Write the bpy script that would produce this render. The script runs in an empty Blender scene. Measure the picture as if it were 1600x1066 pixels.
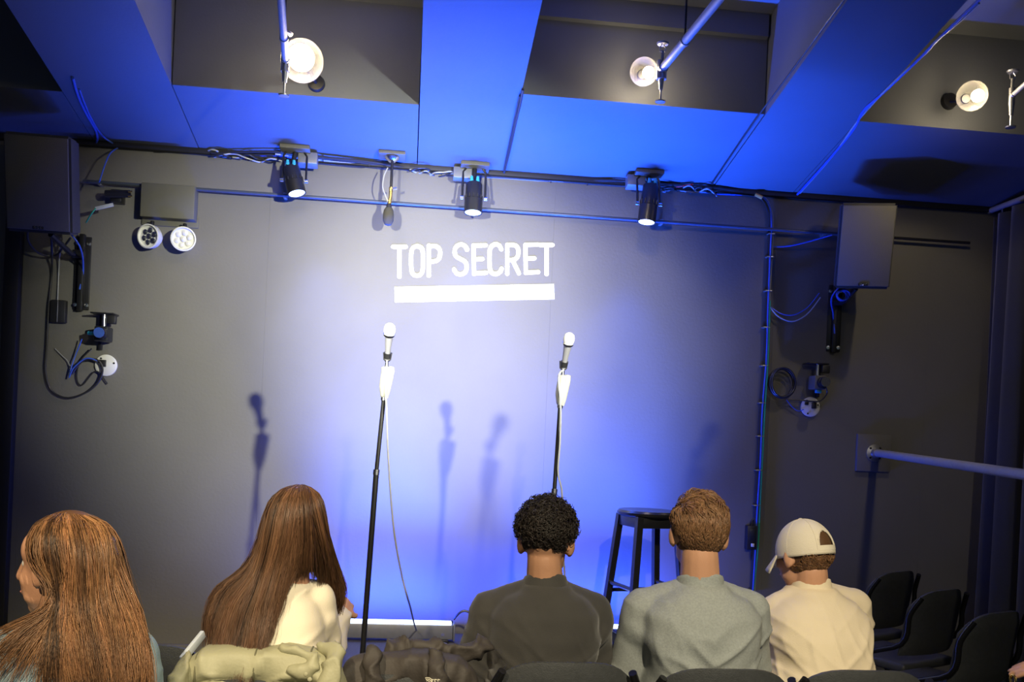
import bpy, bmesh, math, random
from mathutils import Vector, Matrix, Quaternion, noise
random.seed(7)
SC = bpy.context.scene
COL = SC.collection
PI = math.pi
V = Vector

# ------------------------------------------------------------------ camera
FPX, PX0, PY0 = 1450.0, 800.0, 680.0
YAW, ROLL, EYE = math.radians(6.25), 0.0435, V((0, 0, 1.46))
FW = V((math.sin(YAW), math.cos(YAW), 0)); RT = V((math.cos(YAW), -math.sin(YAW), 0)); UP = V((0, 0, 1))
cam = bpy.data.cameras.new('camera'); camo = bpy.data.objects.new('camera', cam); COL.objects.link(camo)
cam.sensor_width = 36; cam.lens = FPX / 1600 * 36; cam.clip_start = .05
cam.shift_y = (PY0 - 533) / 1600
ax = RT * math.cos(ROLL) + UP * math.sin(ROLL); ay = -RT * math.sin(ROLL) + UP * math.cos(ROLL)
m3 = Matrix((ax, ay, -FW)).transposed()
camo.matrix_world = Matrix.Translation(EYE) @ m3.to_4x4()
SC.camera = camo

def ray(x, y):
    dx, dy = x - PX0, y - PY0
    u = dx * math.cos(ROLL) + dy * math.sin(ROLL); v = -dx * math.sin(ROLL) + dy * math.cos(ROLL)
    return FW * FPX + RT * u - UP * v
def P(x, y, Y):                      # the point of a pixel's ray at distance Y from the lens towards the stage wall
    d = ray(x, y); return EYE + d * (Y / d.y)
def PZ(x, y, z):
    d = ray(x, y); return EYE + d * ((z - EYE.z) / d.z)

# ------------------------------------------------------------------ room measures
D = 5.6                              # stage wall
STG = 0.25                           # stage height
SL = 0.206                           # the ceiling rises away from the stage
ZT = P(652, 262, D).z                # top of the stage wall
def zs(Y): return ZT + SL * (D - Y)
def PS(x, y, off=0.0):               # on the sloped soffit
    d = ray(x, y); t = (ZT - off + SL * D - EYE.z) / (d.z + SL * d.y); return EYE + d * t

# ------------------------------------------------------------------ world, view, large lights
w = bpy.data.worlds.new('world'); SC.world = w; w.use_nodes = True
w.node_tree.nodes['Background'].inputs[0].default_value = (.55, .78, .95, 1)
w.node_tree.nodes['Background'].inputs[1].default_value = .10
vs = SC.view_settings
vs.view_transform = 'Standard'; vs.look = 'None'; vs.gamma = 1; vs.use_curve_mapping = False; vs.exposure = 0.0

def aim(o, loc, tgt):
    o.location = loc; o.rotation_euler = (V(tgt) - V(loc)).to_track_quat('-Z', 'Y').to_euler()
def spot(name, loc, tgt, power, col, ang, blend=.5, r=.04):
    l = bpy.data.lights.new(name, 'SPOT'); l.energy = power; l.color = col; l.spot_size = math.radians(ang)
    l.spot_blend = blend; l.shadow_soft_size = r
    o = bpy.data.objects.new(name, l); COL.objects.link(o); aim(o, loc, tgt); return o
def area(name, loc, tgt, power, col, sx, sy, spread=180):
    l = bpy.data.lights.new(name, 'AREA'); l.energy = power; l.color = col; l.shape = 'RECTANGLE'
    l.size = sx; l.size_y = sy; l.spread = math.radians(spread)
    o = bpy.data.objects.new(name, l); COL.objects.link(o); aim(o, loc, tgt); return o
# stage spotlights over the audience (their places follow from the shadows of the microphones on the wall)
WARM = (1.0, .92, .74)
spot('front_spot', (-1.1, 1.9, 2.45), (.36, D, 2.06), 1150, (1, .99, .82), 40, 1, .05)
spot('front_spot', (1.9, .45, 2.65), (-.32, D, 2.02), 2450, (1, .99, .80), 34, 1, .05)
# house spotlights behind the rows; the third is an added fill
spot('rear_spot', (.75, -.7, 3.6), (.35, 2.85, .85), 780, (1, .86, .60), 48, .8, .05)
spot('rear_spot', (-1.5, -.6, 3.5), (-.9, 2.5, .85), 520, (1, .80, .52), 40, .8, .05)
spot('rear_spot', (2.1, -.4, 3.6), (2.7, 4.6, .7), 110, (1, .86, .62), 44, .9, .05)  # added to brighten the right-hand chairs and wall, no known lamp
# blue wash bars on the stage floor
BAR = [(P(500, 968, 5.36).x, P(708, 972, 5.36).x), (P(790, 972, 5.36).x, P(1045, 972, 5.36).x)]
for x0, x1 in BAR:
    xm = (x0 + x1) / 2
    area('bar_wash', (xm, 5.345, STG + .135), (xm, 5.20, 3.0), 85, (.015, .10, 1), x1 - x0 - .04, .04, 66)
    area('bar_wash', (xm, 5.33, STG + .137), (xm, D, STG + .65), 40, (.02, .07, 1), x1 - x0 - .04, .04, 180)

# ------------------------------------------------------------------ materials
MATS = {}
def mat(name, col, rough=.6, metal=0, nscale=0, namt=.15, bump=0, bscale=None, emit=None, estr=0, spec=.5, attr=None, sheen=0, coat=0, stretch=None):
    if name in MATS: return MATS[name]
    m = bpy.data.materials.new(name); MATS[name] = m; m.use_nodes = True
    nt = m.node_tree; b = nt.nodes['Principled BSDF']; L = nt.links.new
    b.inputs['Roughness'].default_value = rough; b.inputs['Metallic'].default_value = metal
    b.inputs['Specular IOR Level'].default_value = spec
    b.inputs['Sheen Weight'].default_value = sheen; b.inputs['Coat Weight'].default_value = coat
    b.inputs['Base Color'].default_value = (*col, 1)
    tc = None
    def coords(scale):
        nonlocal tc
        tc = tc or nt.nodes.new('ShaderNodeTexCoord')
        mp = nt.nodes.new('ShaderNodeMapping'); L(tc.outputs['Object'], mp.inputs['Vector'])
        mp.inputs['Scale'].default_value = stretch or (1, 1, 1)
        n = nt.nodes.new('ShaderNodeTexNoise'); n.inputs['Scale'].default_value = scale; n.inputs['Detail'].default_value = 4
        L(mp.outputs[0], n.inputs['Vector']); return n
    if attr:
        a = nt.nodes.new('ShaderNodeAttribute'); a.attribute_name = attr; L(a.outputs['Color'], b.inputs['Base Color'])
    elif nscale:
        n = coords(nscale); mx = nt.nodes.new('ShaderNodeMix'); mx.data_type = 'RGBA'
        mx.inputs[6].default_value = (*[c * (1 - namt) for c in col], 1); mx.inputs[7].default_value = (*[min(1, c * (1 + namt)) for c in col], 1)
        L(n.outputs['Fac'], mx.inputs[0]); L(mx.outputs[2], b.inputs['Base Color'])
    if bump:
        n = coords(bscale or 200); bp = nt.nodes.new('ShaderNodeBump'); bp.inputs['Strength'].default_value = bump; bp.inputs['Distance'].default_value = .004
        L(n.outputs['Fac'], bp.inputs['Height']); L(bp.outputs[0], b.inputs['Normal'])
    if emit:
        b.inputs['Emission Color'].default_value = (*emit, 1); b.inputs['Emission Strength'].default_value = estr
    return m
def glass_mat():
    m = bpy.data.materials.new('clear_glass'); m.use_nodes = True; nt = m.node_tree
    for n in list(nt.nodes):
        if n.type != 'OUTPUT_MATERIAL': nt.nodes.remove(n)
    out = nt.nodes[0]; t = nt.nodes.new('ShaderNodeBsdfTransparent'); g = nt.nodes.new('ShaderNodeBsdfPrincipled')
    g.inputs['Base Color'].default_value = (.6, .58, .52, 1); g.inputs['Roughness'].default_value = .15
    lw = nt.nodes.new('ShaderNodeLayerWeight'); lw.inputs[0].default_value = .35
    mx = nt.nodes.new('ShaderNodeMixShader')
    mth = nt.nodes.new('ShaderNodeMath'); mth.operation = 'MULTIPLY_ADD'; mth.inputs[1].default_value = .30; mth.inputs[2].default_value = .05
    nt.links.new(lw.outputs['Facing'], mth.inputs[0]); nt.links.new(mth.outputs[0], mx.inputs[0]); nt.links.new(t.outputs[0], mx.inputs[1]); nt.links.new(g.outputs[0], mx.inputs[2])
    nt.links.new(mx.outputs[0], out.inputs['Surface']); return m

M_wall = mat('wall_paint', (.155, .15, .135), .75, nscale=3, namt=.10, bump=.25, bscale=60)
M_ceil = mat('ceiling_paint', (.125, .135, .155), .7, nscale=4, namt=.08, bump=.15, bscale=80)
M_trim = mat('black_batten', (.015, .015, .016), .6, nscale=20)
M_floor = mat('dark_floor', (.04, .038, .036), .55, nscale=8, bump=.2, bscale=40)
M_stage = mat('stage_carpet', (.10, .10, .105), .95, nscale=120, namt=.4, bump=.5, bscale=300)
M_black = mat('black_plastic', (.018, .018, .02), .45, nscale=30, namt=.2)
M_blackm = mat('black_metal', (.02, .02, .022), .38, .3, nscale=30)
M_cab = mat('speaker_cabinet', (.06, .06, .062), .7, bump=.6, bscale=350)
M_grille = mat('speaker_grille', (.15, .145, .125), .7, bump=.9, bscale=500)
M_chrome = mat('bright_metal', (.75, .75, .76), .25, 1, nscale=40, namt=.05)
M_galv = mat('galvanised_steel', (.5, .5, .5), .4, .9, nscale=60, namt=.2)
M_pipe = mat('painted_pipe', (.42, .42, .42), .4, .2, nscale=40)
M_cable = mat('black_cable', (.03, .03, .032), .35, nscale=50)
M_cableg = mat('grey_cable', (.35, .36, .38), .4, nscale=50)
M_cableb = mat('blue_cable', (.05, .12, .5), .4, nscale=50)
M_green = mat('green_cable', (.03, .35, .2), .4, nscale=50)
M_red = mat('red_plastic', (.6, .03, .03), .4, nscale=50)
M_white = mat('white_plastic', (.75, .75, .72), .45, nscale=40, namt=.05)
M_yel = mat('orange_tag', (.75, .4, .08), .5, nscale=40, namt=.05)
M_cyan = mat('blue_plug', (.03, .35, .6), .4, nscale=40, namt=.05)
M_cream = mat('cream_grip', (.46, .46, .40), .5, nscale=30, namt=.06)
M_olivebox = mat('beige_box', (.115, .112, .09), .6, nscale=20, namt=.08)
M_glass = glass_mat()
M_lamp = mat('lamp_glow', (1, .9, .7), .4, emit=(1, .80, .48), estr=60)
M_lens = mat('lens_glow', (.9, .95, 1), .3, emit=(.62, .75, 1), estr=5)
M_strip = mat('led_strip', (.9, .95, 1), .3, emit=(.45, .62, 1), estr=5)
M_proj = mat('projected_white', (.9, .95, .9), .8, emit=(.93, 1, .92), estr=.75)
M_silver = mat('brushed_silver', (.34, .34, .38), .42, .35, nscale=60, namt=.06)
M_dolive = mat('dark_foam', (.05, .046, .035), .9, nscale=200, bump=.5, bscale=400)
M_wpipe = mat('dark_painted_pipe', (.07, .085, .12), .3, .2, nscale=40)
M_alum = mat('bar_housing', (.22, .23, .25), .45, .4, nscale=30)
M_dgreen = mat('camera_black', (.02, .022, .022), .35, nscale=40)
M_darkglass = mat('lens_glass', (.01, .01, .03), .08, coat=1, nscale=5)
M_curtain = mat('black_curtain', (.028, .029, .033), .9, nscale=30, sheen=.3, bump=.3, bscale=300)
M_stool = mat('black_stool', (.014, .014, .016), .3, nscale=30, coat=.3)
M_chair = mat('chair_vinyl', (.055, .058, .06), .45, nscale=60, namt=.3, bump=.3, bscale=250)
M_tube = mat('chair_tube', (.03, .03, .032), .25, .6, nscale=20)
M_skin = mat('skin', (.62, .33, .20), .5, nscale=14, namt=.12, bump=.12, bscale=220)
M_skin2 = mat('skin_tan', (.46, .24, .14), .5, nscale=14, namt=.12, bump=.12, bscale=220)
M_eye = mat('eye_white', (.8, .78, .74), .2, nscale=9, namt=.05)
M_lip = mat('lips', (.5, .16, .13), .4, nscale=30)
M_hair = mat('hair', (.2, .1, .05), .45, attr='tint', spec=.45)
M_cloth = {
 'denim': mat('denim', (.30, .42, .48), .85, nscale=18, namt=.35, bump=.5, bscale=350),
 'ivory': mat('ivory_cotton', (.80, .72, .56), .85, nscale=10, namt=.05, bump=.25, bscale=300),
 'black': mat('black_cotton', (.04, .038, .035), .9, nscale=14, namt=.2, bump=.3, bscale=300, sheen=.2),
 'grey': mat('heather_grey', (.33, .355, .345), .9, nscale=160, namt=.25, bump=.3, bscale=320),
 'cream': mat('cream_cotton', (.82, .70, .50), .88, nscale=10, namt=.05, bump=.25, bscale=300),
 'navy': mat('navy_cotton', (.03, .04, .07), .9, nscale=14, bump=.3, bscale=300),
 'trouser': mat('dark_trousers', (.03, .035, .05), .85, nscale=60, bump=.3, bscale=300)}
M_shoe = mat('shoe', (.05, .045, .04), .6, nscale=30)
M_khaki = mat('khaki_nylon', (.36, .35, .22), .6, nscale=14, namt=.1, bump=.3, bscale=90)
M_khakid = mat('khaki_seam', (.16, .155, .09), .8, nscale=14)
M_blackjk = mat('black_shell', (.045, .038, .033), .7, nscale=14, namt=.2, bump=.35, bscale=80)
M_pale = mat('pale_lining', (.5, .55, .62), .7, nscale=20, namt=.06)
M_embr = mat('pale_thread', (.7, .66, .5), .8, nscale=200)
M_cap = mat('cap_cotton', (.80, .72, .57), .9, nscale=20, namt=.05, bump=.35, bscale=350)
M_gold = mat('gold', (.9, .6, .2), .25, 1, nscale=20)

# ------------------------------------------------------------------ mesh helpers
class MB:
    def __init__(s): s.v = []; s.f = []
    def add(s, vs, fs):
        o = len(s.v); s.v += [tuple(q) for q in vs]; s.f += [tuple(i + o for i in f) for f in fs]; return s
    def box(s, c, d, bev=0, rot=None, seg=2):
        bm = bmesh.new(); bmesh.ops.create_cube(bm, size=1)
        for q in bm.verts: q.co = V((q.co.x * d[0], q.co.y * d[1], q.co.z * d[2]))
        if bev: bmesh.ops.bevel(bm, geom=bm.edges[:], offset=bev, segments=seg, affect='EDGES', profile=.5)
        R = rot.to_matrix() if rot is not None and not isinstance(rot, Matrix) else rot
        bm.verts.index_update()
        vs = [(R @ q.co if R else q.co.copy()) + V(c) for q in bm.verts]
        fs = [[q.index for q in f.verts] for f in bm.faces]; bm.free(); return s.add(vs, fs)
    def tube(s, pts, r, n=8, cap=True, flat=None):
        pts = [V(p) for p in pts]; k = len(pts)
        rr = r if isinstance(r, (list, tuple)) else [r] * k
        t = (pts[1] - pts[0]).normalized(); a = t.orthogonal().normalized(); vs = []
        for i, p in enumerate(pts):
            t2 = ((pts[min(i + 1, k - 1)] - pts[max(i - 1, 0)])).normalized()
            if t2.length > 0:
                a = (a - t2 * a.dot(t2)); a = a.normalized() if a.length > 1e-6 else t2.orthogonal().normalized(); t = t2
            b = t.cross(a)
            for j in range(n):
                th = 2 * PI * j / n; vs.append(p + (a * math.cos(th) + b * math.sin(th)) * rr[i])
        fs = [(i * n + j, i * n + (j + 1) % n, (i + 1) * n + (j + 1) % n, (i + 1) * n + j) for i in range(k - 1) for j in range(n)]
        if cap: fs += [tuple(range(n - 1, -1, -1)), tuple((k - 1) * n + j for j in range(n))]
        return s.add(vs, fs)
    def lathe(s, prof, n=20, M=None):
        vs = []; k = len(prof)
        for r, z in prof:
            for j in range(n):
                th = 2 * PI * j / n; q = V((r * math.cos(th), r * math.sin(th), z)); vs.append(M @ q if M else q)
        fs = [(i * n + j, i * n + (j + 1) % n, (i + 1) * n + (j + 1) % n, (i + 1) * n + j) for i in range(k - 1) for j in range(n)]
        fs += [tuple(range(n - 1, -1, -1)), tuple((k - 1) * n + j for j in range(n))]
        return s.add(vs, fs)
    def ball(s, c, r, R=None, nu=20, nv=12):
        r = (r, r, r) if not isinstance(r, (tuple, list)) else r
        vs = [V((0, 0, -r[2]))]; 
        for i in range(1, nv):
            a = -PI / 2 + PI * i / nv
            for j in range(nu):
                t = 2 * PI * j / nu; vs.append(V((r[0] * math.cos(a) * math.cos(t), r[1] * math.cos(a) * math.sin(t), r[2] * math.sin(a))))
        vs.append(V((0, 0, r[2]))); n = len(vs) - 1
        fs = [(0, 1 + (j + 1) % nu, 1 + j) for j in range(nu)]
        fs += [(1 + i * nu + j, 1 + i * nu + (j + 1) % nu, 1 + (i + 1) * nu + (j + 1) % nu, 1 + (i + 1) * nu + j) for i in range(nv - 2) for j in range(nu)]
        fs += [(n, 1 + (nv - 2) * nu + j, 1 + (nv - 2) * nu + (j + 1) % nu) for j in range(nu)]
        return s.add([(R @ q if R else q) + V(c) for q in vs], fs)
    def cap(s, a, b, ra, rb, n=14):          # a limb: tapered with round ends
        a, b = V(a), V(b); d = (b - a).normalized(); pts, rr = [], []
        for i in range(5): th = PI / 2 * i / 4; pts.append(a - d * ra * math.cos(th)); rr.append(max(1e-4, ra * math.sin(th)))
        for i in range(5): th = PI / 2 * i / 4; pts.append(b + d * rb * math.sin(th)); rr.append(max(1e-4, rb * math.cos(th)))
        return s.tube(pts, rr, n)
    def mesh(s, name, smooth=True):
        me = bpy.data.meshes.new(name); me.from_pydata(s.v, [], s.f); me.validate(); me.update()
        if smooth: me.shade_smooth()
        return me
def link(name, me, m, parent=None, label=None, cat=None, group=None, kind=None, loc=None):
    o = bpy.data.objects.new(name, me); COL.objects.link(o)
    if me is not None and m is not None: me.materials.clear(); me.materials.append(m)
    if parent is not None: o.parent = parent
    if label: o['label'] = label
    if cat: o['category'] = cat
    if group: o['group'] = group
    if kind: o['kind'] = kind
    if loc is not None: o.location = loc
    return o
def mk(name, mb, m, parent=None, smooth=True, sharp=40, **k):
    me = mb.mesh(name, smooth)
    if smooth:
        try: me.set_sharp_from_angle(angle=math.radians(sharp))
        except Exception: pass
    return link(name, me, m, parent, **k)
def thing(name, label, cat, loc=(0, 0, 0), rz=0, group=None):
    o = bpy.data.objects.new(name, None); COL.objects.link(o); o.location = loc; o.rotation_euler = (0, 0, rz)
    o.empty_display_size = .05; o['label'] = label; o['category'] = cat
    if group: o['group'] = group
    return o
def copy_tree(o, parent=None):
    c = o.copy(); COL.objects.link(c); c.parent = parent
    for ch in [q for q in bpy.data.objects if q.parent == o]: copy_tree(ch, c)
    return c
def smooth_path(pts, k=8):
    pts = [V(p) for p in pts]; out = []
    for i in range(len(pts) - 1):
        p0, p1, p2, p3 = pts[max(i - 1, 0)], pts[i], pts[i + 1], pts[min(i + 2, len(pts) - 1)]
        for j in range(k):
            t = j / k
            out.append(.5 * ((2 * p1) + (p2 - p0) * t + (2 * p0 - 5 * p1 + 4 * p2 - p3) * t * t + (3 * p1 - p0 - 3 * p2 + p3) * t ** 3))
    out.append(pts[-1]); return out
def remesh(mb, name, voxel, smooth=6, disp=None):
    me = bpy.data.meshes.new(name); me.from_pydata(mb.v, [], mb.f); me.update()
    o = bpy.data.objects.new(name + '_tmp', me); COL.objects.link(o)
    r = o.modifiers.new('r', 'REMESH'); r.mode = 'VOXEL'; r.voxel_size = voxel
    s = o.modifiers.new('s', 'SMOOTH'); s.iterations = smooth; s.factor = .5
    dg = bpy.context.evaluated_depsgraph_get(); out = bpy.data.meshes.new_from_object(o.evaluated_get(dg)); out.name = name
    bpy.data.objects.remove(o); bpy.data.meshes.remove(me)
    if disp:
        nn = [v.normal.copy() for v in out.vertices]
        for v, n in zip(out.vertices, nn): v.co += n * disp(v.co)
        out.update()
    out.shade_smooth(); return out
def rotz(a): return Matrix.Rotation(a, 3, 'Z')

# ------------------------------------------------------------------ setting
XL, XR = -3.0, 3.85
mk('floor', MB().box(((XL + XR) / 2, 2.2, -.05), (XR - XL, 7.0, .1)), M_floor, smooth=False, kind='structure')
mk('stage_platform', MB().box((.8, 4.62, STG / 2), (3.0, 1.96, STG), .012), M_stage, kind='structure')
wb = mk('wall_back', MB().box(((XL + XR) / 2, D + .09, 1.75), (XR - XL, .12, 3.5)), M_trim, smooth=False, kind='structure')
seams = [XL, P(40, 500, D).x, P(425, 250, D).x, P(868, 300, D).x, P(1208, 500, D).x, P(1450, 500, D).x, XR]
for a, b in zip(seams, seams[1:]):
    mk('wall_panel', MB().box(((a + b) / 2, D + .015, 1.75), (b - a - .0006, .03, 3.5)), M_wall, wb, smooth=False)
mk('wall_left', MB().box((XL - .06, 2.2, 2.2), (.12, 7.0, 4.4)), M_wall, smooth=False, kind='structure')
mk('wall_right', MB().box((XR + .06, 2.2, 2.2), (.12, 7.0, 4.4)), M_wall, smooth=False, kind='structure')
bz = P(260, 1006, D).z
mk('baseboard_back', MB().box((-2.1, D - .012, bz / 2), (1.75, .024, bz), .004), M_wall, kind='structure')
# dark post in the left corner of the stage wall
xa, xb = P(12, 430, D).x, P(36, 430, D).x
mk('trim_1', MB().box(((xa + xb) / 2, D - .03, 1.5), (xb - xa, .06, 3.0), .006), M_trim, kind='structure')
# black batten between wall and soffit
mk('trim_2', MB().box(((XL + XR) / 2, D - .02, ZT - .005), (XR - XL, .045, .035), .004), M_trim, kind='structure')

XF, XA, XB, XC, XD, XE = [P(x, y, D).x for x, y in ((150, 205), (313, 232), (652, 258), (787, 272), (1112, 290), (1235, 315))]
def slab(mb, x0, x1, y0, y1, dz0, dz1):
    vs = [(x, y, zs(y) + dz) for dz in (dz0, dz1) for y in (y0, y1) for x in (x0, x1)]
    return mb.add(vs, [(0, 2, 3, 1), (4, 5, 7, 6), (0, 1, 5, 4), (2, 6, 7, 3), (0, 4, 6, 2), (1, 3, 7, 5)])
ED1 = PS(465, 149).y; ED2 = PS(1000, 163).y; ED0 = PS(10, 137).y; ED3 = PS(1500, 203).y
top1 = P(650, 11, ED1).z - zs(ED1); 
YB = -1.2
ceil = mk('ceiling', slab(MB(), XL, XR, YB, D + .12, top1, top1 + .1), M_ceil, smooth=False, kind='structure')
G = .006
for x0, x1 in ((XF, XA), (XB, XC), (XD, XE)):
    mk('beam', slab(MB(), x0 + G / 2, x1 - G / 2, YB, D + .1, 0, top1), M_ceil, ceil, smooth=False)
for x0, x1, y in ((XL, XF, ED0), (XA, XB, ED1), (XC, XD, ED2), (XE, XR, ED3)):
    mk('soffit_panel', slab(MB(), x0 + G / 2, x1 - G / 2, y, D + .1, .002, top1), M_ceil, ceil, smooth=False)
mk('shade_ledge', slab(MB(), XC + .01, XD - .01, ED2 - .03, ED2 + .01, top1 - .12, top1 - .002), M_ceil, ceil, smooth=False)  # step added so that the top of the bay face gets less light

# ------------------------------------------------------------------ projected lettering; the projector's light is put into glowing letter faces
def Wl(zx, zy): return P(560 + zx / 4.4444, 340 + zy / 4.4444, D - .0008)
GL = {
 'T': [[(0, .06), (1, .06)], [(.5, .06), (.5, 1)]],
 'O': [[(.5, .05), (.22, .1), (.1, .28), (.1, .72), (.22, .92), (.5, .97), (.78, .92), (.9, .72), (.9, .28), (.78, .1), (.5, .05)]],
 'P': [[(.16, .05), (.16, .97)], [(.16, .07), (.6, .07), (.84, .18), (.86, .34), (.76, .48), (.5, .54), (.2, .55)]],
 'S': [[(.88, .2), (.76, .09), (.5, .04), (.22, .12), (.14, .26), (.22, .4), (.5, .49), (.78, .58), (.87, .74), (.76, .9), (.5, .96), (.24, .92), (.1, .8)]],
 'E': [[(.15, .06), (.18, .95)], [(.15, .07), (.92, .06)], [(.18, .5), (.72, .49)], [(.18, .94), (.95, .92)]],
 'C': [[(.88, .2), (.75, .08), (.5, .04), (.22, .12), (.12, .3), (.12, .7), (.22, .9), (.5, .96), (.78, .91), (.9, .8)]],
 'R': [[(.14, .06), (.14, .96)], [(.14, .07), (.6, .07), (.82, .18), (.84, .34), (.74, .47), (.5, .53), (.18, .54)], [(.48, .54), (.88, .95)]]}
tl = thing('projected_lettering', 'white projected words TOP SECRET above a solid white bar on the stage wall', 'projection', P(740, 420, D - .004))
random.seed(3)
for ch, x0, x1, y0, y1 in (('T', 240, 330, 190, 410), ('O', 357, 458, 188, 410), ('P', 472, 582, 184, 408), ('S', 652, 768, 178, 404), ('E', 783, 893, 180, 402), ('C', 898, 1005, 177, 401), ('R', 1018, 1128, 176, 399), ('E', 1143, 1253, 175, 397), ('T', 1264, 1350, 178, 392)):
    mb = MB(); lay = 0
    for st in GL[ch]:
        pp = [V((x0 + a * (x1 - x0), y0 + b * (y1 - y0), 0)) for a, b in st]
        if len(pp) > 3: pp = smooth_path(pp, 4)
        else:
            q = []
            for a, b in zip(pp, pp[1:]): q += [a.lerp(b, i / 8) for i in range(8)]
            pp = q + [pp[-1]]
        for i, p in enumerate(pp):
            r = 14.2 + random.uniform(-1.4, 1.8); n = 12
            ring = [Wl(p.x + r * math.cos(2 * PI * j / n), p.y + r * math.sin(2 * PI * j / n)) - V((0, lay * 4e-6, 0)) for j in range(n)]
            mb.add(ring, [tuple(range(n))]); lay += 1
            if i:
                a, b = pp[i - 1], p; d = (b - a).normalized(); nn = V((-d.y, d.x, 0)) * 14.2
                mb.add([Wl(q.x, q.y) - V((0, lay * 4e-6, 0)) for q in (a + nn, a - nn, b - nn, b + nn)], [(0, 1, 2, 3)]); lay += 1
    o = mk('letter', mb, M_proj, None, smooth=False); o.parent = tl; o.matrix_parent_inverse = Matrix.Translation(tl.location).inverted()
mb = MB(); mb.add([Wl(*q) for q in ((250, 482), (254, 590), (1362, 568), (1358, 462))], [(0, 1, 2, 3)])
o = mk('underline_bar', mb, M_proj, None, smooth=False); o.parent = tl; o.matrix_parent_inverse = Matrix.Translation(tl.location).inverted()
def world_part(name, mb, m, root, **k):           # a part given in world coordinates
    o = mk(name, mb, m, root, **k); o.matrix_parent_inverse = Matrix.Translation(root.location).inverted() if root.rotation_euler.z == 0 else (Matrix.Translation(root.location) @ Matrix.Rotation(root.rotation_euler.z, 4, 'Z')).inverted()
    return o

# ------------------------------------------------------------------ wash bars
def led_bar(x0, x1, label):
    L = x1 - x0; t = thing('led_wash_bar', label, 'light bar', ((x0 + x1) / 2, 5.36, STG), group='wash bars at the foot of the stage wall')
    mk('housing', MB().box((0, 0, .062), (L, .075, .085), .008), M_alum, t)
    mk('rear_lip', MB().box((0, .043, .07), (L, .012, .09), .003), M_blackm, t)
    mk('light_strip', MB().box((0, -.012, .112), (L - .02, .045, .02), .006), M_strip, t)
    for s in (-1, 1):
        mk('end_cap', MB().box((s * (L / 2 + .006), 0, .062), (.012, .08, .1), .004), M_alum, t)
        mk('screw', MB().lathe([(.0, -.002), (.009, -.002), (.009, .003), (.0, .003)], 12, Matrix.Translation((s * (L / 2 - .06), -.0385, .05)) @ Matrix.Rotation(PI / 2, 4, 'X')), M_chrome, t)
        mk('foot', MB().box((s * (L / 2 - .05), 0, .010), (.05, .1, .021), .003), M_blackm, t)
    return t
led_bar(*BAR[0], 'grey floor light bar glowing blue white below the lettering, beside the straight microphone stand')
led_bar(*BAR[1], 'grey floor light bar glowing blue behind the wooden stool and seated men')
cb = smooth_path([P(709, 968, 5.34), P(718, 958, 5.33), P(727, 955, 5.33), P(738, 962, 5.33), P(745, 985, 5.34), P(770, 986, 5.34), V((BAR[1][0] - .01, 5.36, STG + .06))], 6)
mk('bar_link_cable', MB().tube(cb, .006), M_cable, label='black cable linking the two floor light bars', cat='cable')

# ------------------------------------------------------------------ microphone stands
def mic_stand(px_top, px_low, y_col, label, mlabel):
    Y = 4.2; a = P(*px_top, Y); b = P(*px_low, Y); d = (b - a).normalized(); foot = a + d * ((a.z - STG) / -d.z)
    t = thing('microphone_stand', label, 'microphone stand', (foot.x, foot.y, STG), group='microphone stands')
    col = P(*y_col, Y)
    world_part('lower_tube', MB().tube([foot + V((0, 0, .01)), col], .0125, 14), M_blackm, t)
    world_part('upper_tube', MB().tube([col, a - d * .03], .0095, 14), M_blackm, t)
    world_part('collar', MB().tube([col - d * .012, col + d * .012], .0145, 16), M_chrome, t)
    mk('base', MB().lathe([(.0, 0), (.14, 0), (.142, .008), (.13, .018), (.03, .03), (.016, .05), (.0, .05)], 32), M_blackm, t)
    # pale grip with a cable wound along it
    up = -d
    g0 = a + d * .0
    mb = MB(); ks = [(0, .012), (.01, .018), (.05, .026), (.09, .024), (.12, .021), (.135, .024), (.14, .016)]
    mb.tube([g0 + up * k for k, r in ks], [r for k, r in ks], 14)
    world_part('grip', mb, M_cream, t, sharp=60)
    mb = MB(); sd = V((.018, -.006, 0)); ks = [(.0, .008), (.03, .012), (.08, .015), (.12, .016), (.14, .013), (.142, .006)]
    mb.tube([g0 + up * k + sd * (.6 + k * 5) for k, r in ks], [r for k, r in ks], 12); world_part('grip_lever', mb, M_cream, t)
    world_part('grip_ring', MB().tube([g0 + d * .012, g0 - d * .004], .0135, 14), M_chrome, t)
    c0 = g0 + up * .14
    world_part('clip_post', MB().tube([c0, c0 + up * .045], [.008, .007], 10), M_chrome, t)
    world_part('clip_joint', MB().box(c0 + up * .035, (.026, .02, .022), .004), M_black, t)
    for s in (-1, 1):
        world_part('clip_arm', MB().tube([c0 + up * .03 + V((s * .013, 0, 0)), c0 + up * .065 + V((s * .017, 0, 0))], .004, 8), M_black, t)
    # microphone: leans towards the audience, so it is seen foreshortened
    m0 = c0 + up * .03; ax_ = (up + V((.02, -.55, 0))).normalized()
    mt = thing('microphone', mlabel, 'microphone', m0, group='vocal microphones on stands')
    q = ax_.to_track_quat('Z', 'Y').to_matrix().to_4x4()
    mk('body', MB().lathe([(.0, 0), (.011, 0), (.0115, .02), (.0135, .06), (.018, .115), (.0185, .122), (.0, .122)], 20, q), M_silver, mt)
    mk('clip_holder', MB().lathe([(.0135, .012), (.016, .012), (.0175, .036), (.0145, .036)], 20, q), M_black, mt)
    mk('grille_ring', MB().lathe([(.0, .12), (.025, .12), (.026, .128), (.0, .128)], 24, q), M_chrome, mt)
    mk('grille', MB().lathe([(.0, .126), (.0225, .127), (.0258, .14), (.0255, .155), (.0215, .168), (.012, .176), (.0, .178)], 24, q), M_white, mt)
    return m0, ax_, a, foot
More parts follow.
